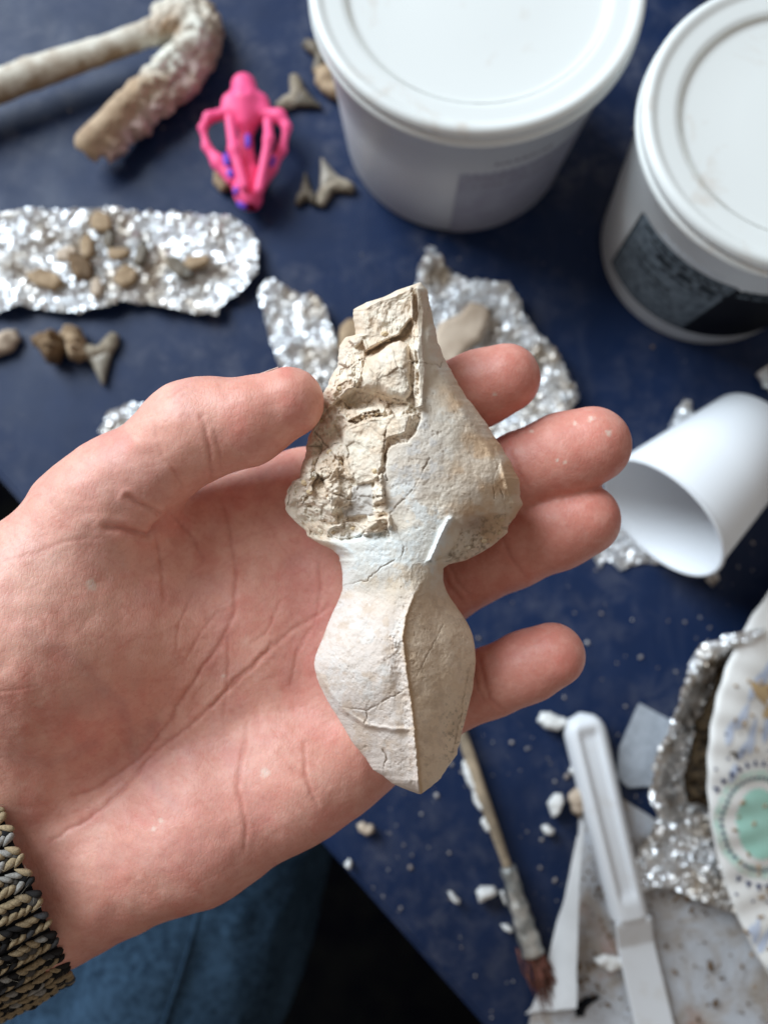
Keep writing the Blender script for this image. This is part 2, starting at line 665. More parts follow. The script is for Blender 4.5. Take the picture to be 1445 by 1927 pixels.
# knit yarn and denim
m = pbsdf('knit_yarn', rough=.95, spec=.1)
t = NT(m); t.color(t.mix(t.ramp(t.noise(2200, 3), [(.35, 0.0), (.7, .5)]), t.attr(), (.02, .02, .02)))
t.bump(t.noise(2600, 3, .7), .35, .0004)
M['yarn'] = m
M['fuzz'] = pbsdf('wool_fuzz', srgb(150, 140, 124), .9, 0, .1)
M['knit_dark'] = simple_mat('knit_backing', (.012, .013, .016), (.03, .03, .035), 900, 1.0, (1500, .8, .0006), .05)
m = pbsdf('denim', rough=.95, spec=.1)
t = NT(m)
wv = t.n.new('ShaderNodeTexWave'); wv.inputs['Scale'].default_value = 300; wv.inputs['Distortion'].default_value = 1.5
mp = t.n.new('ShaderNodeMapping'); mp.inputs['Rotation'].default_value = (0, 0, R(38)); t.L(t.co, mp.inputs[0]); t.L(mp.outputs[0], wv.inputs['Vector'])
c = t.mix(t.ramp(t.noise(230, 6, .9), [(.38, 0.0), (.66, 1.0)]), srgb(14, 28, 44), srgb(66, 92, 116))
c = t.mix(t.ramp(t.noise(22, 4), [(.42, 0.0), (.7, .45)]), c, srgb(64, 88, 112))
t.color(c)
t.bump(wv.outputs['Fac'], .5, .0006)
t.bump(t.noise(600, 4), .5, .0008)
M['denim'] = m

# ------------------------------------------------------------------ table and floor
e0, e1 = on_z(0, 905)[:2], on_z(905, 1927)[:2]
ed = (e1 - e0) / np.linalg.norm(e1 - e0)
en = np.array([-ed[1], ed[0]])
if en[1] < 0:
    en = -en


def table_pt(u, v):
    return e0 + ed * u + en * v


tb = thing('table', 'dark navy table top dusted with white plaster specks', 'table', (*table_pt(.2, .4), -.72))


def rbox(u0, u1, v0, v1, z0, z1, bev=0.0):
    bm = bmesh.new()
    vs = [bm.verts.new((*table_pt(u, v), z)) for z in (z0, z1) for u, v in ((u0, v0), (u1, v0), (u1, v1), (u0, v1))]
    for f in ((0, 1, 2, 3), (4, 5, 6, 7), (0, 1, 5, 4), (1, 2, 6, 5), (2, 3, 7, 6), (3, 0, 4, 7)):
        bm.faces.new([vs[i] for i in f])
    bmesh.ops.recalc_face_normals(bm, faces=bm.faces)
    if bev:
        bmesh.ops.bevel(bm, geom=list(bm.edges), offset=bev, segments=3, affect='EDGES')
    V = np.array([tuple(v.co) for v in bm.verts])
    bm.verts.index_update()
    Fc = [tuple(v.index for v in f.verts) for f in bm.faces]
    bm.free()
    return V, Fc


build('tabletop', *rbox(-.7, 1.1, 0, 1.0, -.028, 0, .003), M['table'], tb, smooth=False)
for u in (-.62, 1.02):
    for v in (.06, .94):
        build('leg', *rbox(u - .03, u + .03, v - .03, v + .03, -.72, -.0285), M['floor'], tb, smooth=False)
fl = build('floor', [(-3, -3, -.72), (3, -3, -.72), (3, 3, -.72), (-3, 3, -.72)], [(0, 1, 2, 3)], M['floor'], None, False, origin=(0, 0, -.72))
structure(fl)

# ------------------------------------------------------------------ fossil skull
Lx = np.array([(531, 788), (545, 750), (558, 722), (568, 690), (582, 664), (600, 664), (630, 668), (634, 650), (650, 641), (690, 634), (715, 620), (740, 607), (760, 600), (790, 590), (820, 581), (850, 575), (880, 567), (898, 566), (905, 552), (920, 541), (940, 536), (958, 536), (975, 548), (985, 556), (1000, 575), (1010, 580), (1022, 600), (1035, 625), (1045, 636), (1070, 643), (1100, 647), (1120, 641), (1140, 633), (1160, 621), (1190, 611), (1215, 601), (1240, 591), (1255, 590), (1290, 601), (1325, 620), (1360, 641), (1400, 665), (1425, 685), (1450, 703), (1460, 722), (1475, 737), (1485, 760), (1495, 785)], float)
Rx = np.array([(531, 793), (545, 803), (570, 809), (600, 816), (645, 823), (670, 835), (700, 851), (750, 880), (790, 910), (835, 940), (880, 966), (900, 977), (935, 977), (950, 984), (965, 975), (980, 962), (990, 955), (1002, 957), (1020, 936), (1040, 905), (1055, 878), (1062, 845), (1070, 834), (1090, 832), (1110, 838), (1125, 846), (1150, 866), (1180, 885), (1215, 894), (1250, 895), (1300, 889), (1340, 880), (1380, 868), (1420, 861), (1440, 846), (1465, 830), (1482, 811), (1495, 792)], float)
CTRL = np.array([
    (788, 540, 92), (787, 640, 108), (789, 766, 118), (815, 600, 66), (832, 700, 74), (852, 760, 92), (862, 850, 112), (900, 850, 92), (915, 900, 98),
    (720, 580, 74), (680, 600, 58), (740, 630, 80), (720, 690, 92), (690, 720, 82), (650, 700, 50), (625, 760, 40), (680, 770, 68),
    (700, 850, 90), (760, 850, 114), (800, 850, 120), (740, 950, 106), (820, 950, 116), (640, 900, 70), (590, 900, 46), (600, 980, 40), (560, 940, 26),
    (660, 980, 72), (700, 1000, 88), (650, 1060, 64), (700, 1050, 88), (760, 1050, 100), (815, 1050, 96), (842, 990, 108), (900, 980, 80), (945, 930, 74), (900, 1030, 50),
    (776, 1120, 112), (665, 1110, 62), (720, 1120, 94), (815, 1120, 72), (760, 1180, 124), (690, 1200, 104), (640, 1240, 76), (762, 1270, 126), (680, 1270, 104),
    (840, 1230, 86), (875, 1260, 58), (630, 1290, 66), (772, 1340, 120), (700, 1340, 94), (840, 1330, 80), (782, 1410, 106), (715, 1410, 74), (832, 1400, 70), (788, 1480, 82), (755, 1465, 68)], float)


def tps(ctrl, Q, reg=30.0):
    X = ctrl[:, :2] / 100
    def U(r2):
        return np.where(r2 > 0, r2 * np.log(np.maximum(r2, 1e-12)), 0)
    d2 = ((X[:, None] - X[None]) ** 2).sum(-1)
    n = len(X)
    A = np.zeros((n + 3, n + 3))
    A[:n, :n] = U(d2) + np.eye(n) * reg * 1e-3
    A[:n, n:] = np.c_[np.ones(n), X]; A[n:, :n] = A[:n, n:].T
    w = np.linalg.solve(A, np.r_[ctrl[:, 2], 0, 0, 0])
    q = Q / 100
    out = w[n] + q @ w[n + 1:]
    for k in range(n):
        out = out + w[k] * U(((q - X[k]) ** 2).sum(-1))
    return out


def make_skull():
    D0 = 0.190
    NY, NX = 620, 300
    ys = np.linspace(531, 1495, NY)
    s = np.linspace(0, 1, NX)
    s = s * .72 + .28 * (.5 - .5 * np.cos(np.pi * s))
    L = np.interp(ys, Lx[:, 0], Lx[:, 1]); Rr = np.interp(ys, Rx[:, 0], Rx[:, 1])
    jag = np.where(ys < 1060, 1.0, .40 + .5 * sstep(1360, 1420, ys))
    nz = np.c_[ys * 0, ys]
    ker = np.exp(-(np.arange(-24, 25) / 10.) ** 2); ker /= ker.sum()
    sm = lambda a: np.convolve(np.pad(a, 24, mode='reflect', reflect_type='odd'), ker, 'valid')
    wsm = sstep(1075, 1100, ys) * (1 - sstep(1370, 1400, ys))
    L = L + (sm(L) - L) * wsm; Rr = Rr + (sm(Rr) - Rr) * wsm
    L = L + jag * (5 * fbm(nz / 26, 4, 3, .6)); Rr = Rr + jag * (3.2 * fbm(nz / 24 + 50, 4, 8, .6))
    Rr = np.maximum(Rr, L + 4)
    X = L[:, None] + (Rr - L)[:, None] * s[None]
    Y = np.repeat(ys[:, None], NX, 1)
    # the slanted top and the ragged bottom end
    P = np.stack([X, Y], -1)
    h = tps(CTRL, P)
    wp = P + 5 * np.stack([fbm(P / 22, 4, 20, .6), fbm(P / 22 + 9, 4, 25, .6)], -1)
    wq = P + 1.8 * np.stack([fbm(P / 14, 3, 30), fbm(P / 14 + 9, 3, 35)], -1)

    def inside(poly, w=4, warp=None):
        return sstep(-w / 2, w / 2, poly_sd(wp if warp is None else warp, poly))

    # --- crest
    cy = np.array([970, 1060, 1120, 1160, 1200, 1260, 1330, 1400, 1500]); cxx = np.array([848, 812, 779, 763, 757, 764, 774, 782, 790])
    cx = np.interp(ys, cy, cxx)[:, None] + 1.2 * fbm(nz / 9, 3, 41)[:, None]
    dx = X - cx
    mC = sstep(1060, 1150, Y)
    h = h - mC * np.where(dx > 0, .36 * np.minimum(dx, 64), .16 * np.minimum(-dx, 70)) - mC * 3.5 * np.exp(-((dx + 18) / 12) ** 2)
    dome = lambda x, y, a, b: np.clip(1 - ((X - x) / a) ** 2 - ((Y - y) / b) ** 2, 0, 1)
    h = h + 11 * dome(665, 1232, 92, 118) ** .9 + 8 * dome(835, 1240, 66, 120) ** .8
    bead = 1 + .7 * fbm(P / 6, 3, 45)
    h = h + mC * (5.0 * bead + 3) * np.exp(-(dx / 4.2) ** 2) * sstep(1090, 1190, Y)
    # --- rough left side of the face: broken plates of rock and bone
    smooth_face = [(795, 770), (782, 815), (768, 830), (731, 842), (725, 880), (724, 915), (729, 970), (733, 1018), (742, 1075), (850, 1060), (1000, 1050), (1000, 860), (870, 690), (812, 520), (786, 520), (786, 640), (789, 768)]
    rough = (1 - inside(smooth_face, 3)) * (1 - sstep(1008, 1020, Y + 6 * fbm(P / 18, 3, 51)))
    pv = P + 10 * np.stack([fbm(P / 30, 3, 60), fbm(P / 30 + 4, 3, 61)], -1)
    cid, f1, f2, off = voronoi2(pv / np.array([46., 56.]), 5)
    plate = (cid - .5) * 20 + (off[..., 0] * (_hash((cid * 9999).astype(int), (cid * 777).astype(int), (cid * 0).astype(int), 2) - .5) + off[..., 1] * (cid * 7 % 1 - .5)) * 26
    groove = np.exp(-((f2 - f1) / .07) ** 2)
    cid2, g1, g2, off2 = voronoi2((P + 5 * np.stack([fbm(P / 12, 3, 70), fbm(P / 12 + 4, 3, 71)], -1)) / 17., 9)
    lowc = sstep(640, 700, Y)
    def terrace(n, lv, sharp=.16):
        q = n * lv
        fr = q - np.floor(q)
        return (np.floor(q) + sstep(.5 - sharp, .5 + sharp, fr)) / lv
    tn = terrace(fbm(pv / 62, 5, 81, .55) + .10 * fbm(P / 12, 3, 82), 9)
    tn2 = terrace(fbm(P / np.array([30., 22.]), 4, 83, .55), 7, .2)
    calm = 1 - .75 * np.clip(inside([(664, 800), (700, 790), (745, 780), (770, 782), (764, 812), (728, 826), (724, 852), (716, 880), (704, 905), (672, 912), (655, 890), (640, 850), (648, 815)], 10)
                            + inside([(690, 668), (722, 648), (752, 638), (768, 650), (774, 680), (770, 705), (776, 738), (764, 752), (738, 748), (712, 738), (684, 730), (674, 712), (682, 690)], 10)
                            + .7 * inside([(655, 575), (775, 520), (776, 598), (748, 628), (724, 640), (700, 655), (688, 660), (682, 640), (668, 655), (655, 640)], 6)
                            + .8 * inside([(664, 914), (700, 908), (702, 968), (646, 974), (642, 958), (660, 950)], 6), 0, 1)
    h = h + rough * calm * ((.3 + .7 * lowc) * (.75 * plate + 34 * tn - 3.5 * groove * sstep(.1, .5, cid)) + 10 * tn2 + 3.4 * fbm(P / 11, 5, 80, .6)) - 12 * rough + rough * 2.0 * fbm(P / 9, 4, 84)
    # --- named features of the broken face
    strip = [(776, 520), (800, 520), (794, 640), (800, 700), (796, 765), (782, 768), (778, 740), (780, 690), (776, 640), (774, 580)]
    h = h + 15 * inside(strip, 3, wq)
    block = [(655, 575), (775, 520), (776, 598), (748, 628), (724, 640), (700, 655), (688, 660), (682, 640), (668, 655), (655, 640)]
    mb = inside(block, 4)
    h = h + mb * (24 + 4 * fbm(P / np.array([9., 26.]), 4, 90))
    cav = [(688, 662), (716, 646), (752, 630), (772, 602), (778, 612), (764, 634), (735, 646), (706, 668), (690, 672)]
    h = h - 18 * inside(cav, 8, wq)
    lump = [(690, 668), (722, 648), (752, 638), (768, 650), (774, 680), (770, 705), (776, 738), (764, 752), (738, 748), (712, 738), (684, 730), (674, 712), (682, 690)]
    sdl = poly_sd(wq, lump)
    h = h + 30 * np.sqrt(np.clip(1 - (1 - np.clip(sdl / 20, 0, 1)) ** 2, 0, 1)) * (sdl > 0)
    whitef = [(620, 748), (640, 712), (672, 680), (684, 676), (676, 712), (668, 728), (640, 752), (618, 768)]
    h = h + 12 * inside(whitef, 4)
    led = [(648, 752), (668, 732), (690, 736), (712, 744), (745, 756), (766, 760), (735, 768), (718, 770), (690, 768), (655, 772)]
    h = h - 24 * inside(led, 8, wq)
    led2 = [(652, 772), (690, 766), (726, 764), (722, 778), (690, 782), (664, 792)]
    h = h + 9 * inside(led2, 3, wq)
    pit = [(655, 792), (680, 778), (712, 772), (720, 782), (690, 790), (668, 798)]
    h = h - 17 * inside(pit, 4, wq) + 8 * inside(pit, 4, wq) * np.clip(fbm(P / 4, 2, 95) * 2, 0, 1)
    plat = [(664, 800), (700, 790), (745, 780), (770, 782), (764, 812), (728, 826), (724, 852), (716, 880), (704, 905), (672, 912), (655, 890), (640, 850), (648, 815)]
    h = h + 15 * inside(plat, 5)
    blocklet = [(704, 896), (718, 890), (722, 944), (706, 946)]
    h = h + 15 * inside(blocklet, 4, wq)
    greyp = [(664, 914), (700, 908), (702, 968), (646, 974), (642, 958), (660, 950)]
    h = h + 6 * inside(greyp, 3, wq)
    lumpl = [(572, 880), (612, 868), (632, 880), (640, 920), (630, 952), (634, 985), (600, 980), (582, 940)]
    sdl = poly_sd(wp, lumpl)
    h = h + 22 * np.sqrt(np.clip(1 - (1 - np.clip(sdl / 26, 0, 1)) ** 2, 0, 1)) * (sdl > 0)
    ledge = [(612, 990), (650, 984), (690, 980), (732, 972), (738, 990), (730, 998), (690, 1006), (640, 1014), (614, 1006)]
    h = h + 15 * inside(ledge, 4)
    # the plaster neck, the white ridge
    rid = poly_dist(wq, [(846, 978), (832, 1002), (822, 1028), (810, 1054)], False)
    h = h + 13 * np.exp(-(rid / 5.5) ** 2)
    trow = inside([(846, 978), (870, 990), (850, 1045), (822, 1052), (826, 1024)], 10)
    h = h - 12 * trow
    lumpr = [(868, 992), (905, 972), (955, 968), (972, 985), (957, 1004), (930, 1026), (895, 1046), (850, 1066), (838, 1046), (858, 1022)]
    mr = inside(lumpr, 5)
    h = h + mr * (-6 + 8 * fbm(P / 13, 5, 100, .65) + (cid2 - .5) * 6)
    ridr = poly_dist(wq, [(833, 660), (853, 732), (895, 815), (928, 853), (965, 890)], False)
    right_of = sstep(-6, 16, X - np.interp(Y, [560, 678, 732, 815, 853, 890, 940], [805, 835, 853, 895, 930, 962, 985]))
    h = h - right_of * 16 * (Y < 900)
    # orbit knob at the right
    kn = poly_sd(wp, [(925, 830), (950, 850), (980, 890), (985, 945), (960, 960), (940, 900)])
    h = h + 10 * sstep(0, 10, kn)
    # occiput: step below the curved line
    occ = [(596, 1262), (606, 1278), (628, 1312), (648, 1338), (688, 1364), (730, 1372), (772, 1374), (790, 1500), (700, 1500), (560, 1300)]
    so = poly_sd(wq, occ)
    h = h - 7 * sstep(-3, 9, so) + 4 * np.exp(-(so / 4) ** 2) * (X < cx)
    # bands of plaster: shallow relief
    h = h + 1.0 * fbm(P / 8, 4, 110, .6) * (1 - rough) + 3.4 * fbm(P / 44, 4, 111) * (1 - rough)
    scab = sstep(.16, .4, fbm(P / 20, 4, 120)) * (sstep(1090, 1130, Y)) * np.exp(-((dx + 12) / 34) ** 2) * (1 - sstep(1230, 1290, Y))
    h = h + scab * (2 + 5 * fbm(P / 5, 3, 121))
    chips = sstep(.06, .22, fbm(P / 13, 4, 122, .6)) * sstep(0, .3, fbm(P / 60, 3, 123)) * (1 - rough)
    h = h - .8 * chips
    h = h + 2.2 * np.exp(-((np.abs(dx) - 9) / 9) ** 2) * mC * fbm(P / 4.5, 3, 124)
    pits = sstep(.45, .75, fbm(P / 5, 2, 130))
    pits = pits * sstep(-.1, .4, fbm(P / 70, 3, 131))
    h = h - 1.3 * pits
    # cracks
    cr = 0
    for line, w, dpt in [([(725, 812), (722, 850), (728, 905)], 1.6, 8), ([(808, 861), (779, 919), (733, 965)], 1.3, 5), ([(790, 682), (812, 684), (828, 691), (833, 675)], 1.6, 6),
                         ([(640, 1330), (690, 1337), (740, 1310), (766, 1296)], 1.4, 5), ([(690, 1340), (692, 1352), (686, 1362)], 1.5, 6), ([(835, 1175), (800, 1240), (785, 1272)], 1.0, 3),
                         ([(722, 1412), (728, 1430), (720, 1446), (726, 1458)], 2.2, 8), ([(870, 1330), (860, 1380), (850, 1420), (856, 1436)], 2.2, 7), ([(885, 1250), (872, 1310), (866, 1350)], 1.5, 5),
                         ([(600, 910), (626, 892), (640, 880)], 1.6, 6), ([(592, 812), (612, 836), (630, 858), (652, 880)], 2.0, 9), ([(690, 1405), (676, 1412)], 1.3, 5),
                         ([(735, 968), (760, 1030), (752, 1060)], 1.2, 4), ([(930, 900), (945, 930), (950, 958)], 1.5, 5), ([(646, 1102), (690, 1092), (720, 1066), (742, 1055)], 1.4, 4), ([(940, 870), (926, 905), (932, 940)], 1.3, 4)]:
        g = np.exp(-(poly_dist(wq + 2.2 * np.stack([fbm(P / 7, 3, 36), fbm(P / 7 + 9, 3, 37)], -1), line, False) / (w * .8)) ** 2) * (.35 + .65 * sstep(-.25, .1, fbm(P / 16, 3, 150)))
        h = h - .7 * dpt * g
        cr = np.maximum(cr, g)
    # rounded flanks towards the outline
    dl = X - L[:, None]; dr = Rr[:, None] - X
    Wd = (Rr - L)[:, None]
    wl = np.minimum(22 + 12 * sstep(1005, 1030, Y) + 30 * sstep(1070, 1180, Y), Wd * .46); wr = np.minimum(16 + 14 * sstep(620, 680, Y) + 26 * sstep(1070, 1180, Y), Wd * .46)
    pl = np.sqrt(np.clip(1 - (1 - np.clip(dl / wl, 0, 1)) ** 2, 0, 1)); pr = np.sqrt(np.clip(1 - (1 - np.clip(dr / wr, 0, 1)) ** 2, 0, 1))
    tp = np.clip((Y - 531) / 10, 0, 1) ** .5; bt = np.clip((1495 - Y) / 26, 0, 1) ** .5
    prof = pl * pr * tp * bt
    h = np.maximum(h, 4) * prof
    hb = -(np.minimum(78, Wd * .42)) * np.sqrt(np.clip(1 - (2 * s[None] - 1) ** 2, 0, 1)) * tp * bt * (1 + .12 * fbm(P / 40, 4, 140)) - .0 * X
    # --- colours (pigment, plus warm bounce light painted on the right braincase)
    def mixc(c, col, mk):
        return c + (np.array(col) - c) * mk[..., None]
    n1 = sstep(-.25, .35, fbm(P / 40, 5, 200)); n2 = sstep(0, .5, fbm(P / 16, 4, 201)); n3 = sstep(.1, .45, fbm(P / 7, 4, 202))
    C = np.zeros(P.shape[:2] + (3,)) + np.array(srgb(230, 217, 200))
    C = mixc(C, srgb(212, 190, 164), n1 * .5)
    C = mixc(C, srgb(232, 226, 216), n2 * .5)
    tan = rough * (.35 + .65 * n1)
    C = mixc(C, srgb(226, 203, 178), tan * .65)
    C = mixc(C, srgb(236, 224, 204), rough * n2 * .8)
    C = mixc(C, srgb(196, 174, 150), rough * n3 * .3)
    C = mixc(C, srgb(176, 172, 172), inside([(795, 776), (770, 830), (731, 842), (727, 915), (731, 960), (790, 960), (840, 900), (838, 820)], 40) * .6 * (.5 + .5 * n2))
    C = mixc(C, srgb(178, 176, 176), inside(greyp, 6) * .6)
    C = mixc(C, srgb(208, 172, 136), sstep(825, 890, X + 40 * fbm(P / 50, 3, 240)) * (Y < 1060) * (.30 + .5 * n1))
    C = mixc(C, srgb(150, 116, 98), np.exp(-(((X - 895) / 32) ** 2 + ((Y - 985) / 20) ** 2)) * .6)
    C = mixc(C, srgb(150, 130, 108), mr * n3 * .6)
    neck = inside([(620, 1016), (735, 1000), (846, 975), (812, 1056), (770, 1066), (735, 1058), (700, 1085), (650, 1112), (630, 1080)], 14, P + 15 * np.stack([fbm(P / 26, 4, 250, .6), fbm(P / 26 + 9, 4, 251, .6)], -1))
    smear = inside([(690, 940), (760, 900), (850, 960), (830, 1080), (780, 1130), (700, 1110), (680, 1010)], 50) * sstep(.02, .3, fbm(P / np.array([24., 40.]), 5, 252, .65)) * (1 - rough)
    C = mixc(C, srgb(224, 226, 224), smear * .7)
    C = mixc(C, srgb(232, 236, 234), neck * (.55 + .4 * n2))
    C = mixc(C, srgb(236, 240, 240), np.exp(-(rid / 6) ** 2) * .9)
    C = mixc(C, srgb(202, 178, 152), scab * .8)
    bc = sstep(1090, 1140, Y)
    C = mixc(C, srgb(222, 208, 200), bc * (X < cx) * .7)
    C = mixc(C, srgb(240, 210, 178), bc * (X > cx) * .6)  # warm room bounce on the shaded right half, put into the colour
    C = mixc(C, srgb(202, 176, 150), bc * sstep(.05, .4, fbm(P / 26, 4, 232)) * .45)
    C = mixc(C, srgb(226, 224, 220), bc * sstep(.1, .4, fbm(P / 30, 4, 233)) * (X < cx) * .4)
    C = mixc(C, srgb(200, 178, 158), bc * sstep(.12, .3, fbm(P / 9, 4, 234, .65)) * .35)
    C = mixc(C, srgb(196, 160, 120), mC * np.exp(-((dx - 3) / 3.5) ** 2) * .75)
    C = mixc(C, srgb(206, 186, 162), np.exp(-(((X - 740) / 36) ** 2 + ((Y - 1110) / 40) ** 2)) * .7)
    C = mixc(C, srgb(150, 132, 112), pits * .35)
    C = mixc(C, srgb(152, 138, 120), bc * sstep(.25, .5, fbm(P / 6, 3, 230)) * sstep(820, 850, X) * sstep(1290, 1340, Y) * .6)
    C = mixc(C, srgb(132, 108, 86), cr * .5)
    C = mixc(C, srgb(128, 104, 84), groove * rough * lowc * .2)
    C = mixc(C, srgb(150, 126, 100), (inside(pit, 4, wq)) * .55)
    # --- mesh
    Vf = at_d(X, Y, D0 - h * D0 / F).reshape(-1, 3)
    # the back keeps clear of the silhouette by pulling towards the middle as it goes deeper
    xb = X + (.5 * (L + Rr)[:, None] - X) * (.10 * np.abs(hb) / 80)
    Vb = at_d(xb, Y, D0 - hb * D0 / F).reshape(-1, 3)
    idf = np.arange(NY * NX).reshape(NY, NX)
    idb = idf + NY * NX
    idb = idb.copy(); idb[:, 0] = idf[:, 0]; idb[:, -1] = idf[:, -1]; idb[0] = idf[0]; idb[-1] = idf[-1]
    Q = lambda g: np.stack([g[:-1, :-1], g[1:, :-1], g[1:, 1:], g[:-1, 1:]], -1).reshape(-1, 4)
    Ff = Q(idf); Fb = Q(idb)[:, ::-1]
    VV = np.concatenate([Vf, Vb]); FF = np.concatenate([Ff, Fb])
    CC = np.concatenate([C.reshape(-1, 3), np.tile(np.array(srgb(206, 188, 162)), (NY * NX, 1))])
    N = vert_normals(VV, FF)
    # zones -> parts
    zone = np.zeros((NY, NX), int)                               # 0 braincase
    zone[(Y < 1095)] = 1                                         # 1 face bone
    zone[(rough > .5)] = 2                                       # 2 rock matrix
    zone[(neck > .5)] = 3                                        # 3 plaster repair
    zone[(Y > 1120) & (np.abs(dx) < 6)] = 4                      # 4 sagittal crest
    zf = zone[:-1, :-1].reshape(-1)
    yb = Y[:-1, :-1].reshape(-1)
    zb = np.where(yb > 1095, 0, 1)
    Z = np.concatenate([zf, zb])
    root = thing('fossil_skull', 'pale cream fossil skull with a plaster repaired neck resting in the open hand', 'fossil skull', tuple(at_d(np.array(740.), np.array(1150.), np.array(.2))))
    for z, nm in enumerate(['braincase', 'face_bone', 'rock_matrix', 'plaster_repair', 'sagittal_crest']):
        f = FF[Z == z]
        used, inv = np.unique(f, return_inverse=True)
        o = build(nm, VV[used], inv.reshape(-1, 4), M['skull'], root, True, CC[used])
        o.data.normals_split_custom_set_from_vertices(N[used].tolist())
    # loose grains of rock wedged in the cracks of the face
    iv, ifc = ico(1)
    spots = [(724, 628, 9), (730, 640, 6), (716, 643, 5), (672, 789, 6), (684, 784, 7), (696, 782, 6), (708, 779, 6), (662, 794, 5), (574, 908, 10), (582, 926, 8), (588, 900, 7), (604, 998, 9), (628, 1000, 8), (664, 994, 7), (706, 886, 9), (722, 980, 8), (880, 1030, 7), (910, 1018, 8), (938, 1002, 7), (944, 978, 6), (620, 850, 8), (640, 870, 7), (606, 792, 8), (640, 730, 8)]
    ys_i = np.clip(((np.array([p[1] for p in spots]) - 531) / 964 * (NY - 1)).astype(int), 0, NY - 1)
    for (x, y, r), iy in zip(spots, ys_i):
        ix = int(np.argmin(np.abs(X[iy] - x)))
        d = D0 - (h[iy, ix] - r * .15) * D0 / F
        r_ = r * D0 / F * .8
        c0 = at_d(np.array(float(x)), np.array(float(y)), np.array(d))
        v = iv * r_ * np.array([1, .8, .7]) * (1 + .35 * fbm(iv * 1.6 + x, 2, int(y)))[:, None] + c0
        col = np.tile(np.array(srgb(*random.choice([(214, 190, 154), (196, 172, 140), (226, 212, 190)]))), (len(v), 1))
        build('rock_grain', v, ifc, M['skull'], root, False, col)


make_skull()


# ------------------------------------------------------------------ person: hand, sleeve, jeans
def J(px, py, d):
    return np.array([(px - CX) / F * d, -(py - CY) / F * d, -d])


def cam_to_world(V):
    return CAM + V[:, :1] * RT + V[:, 1:2] * UP - V[:, 2:3] * FW


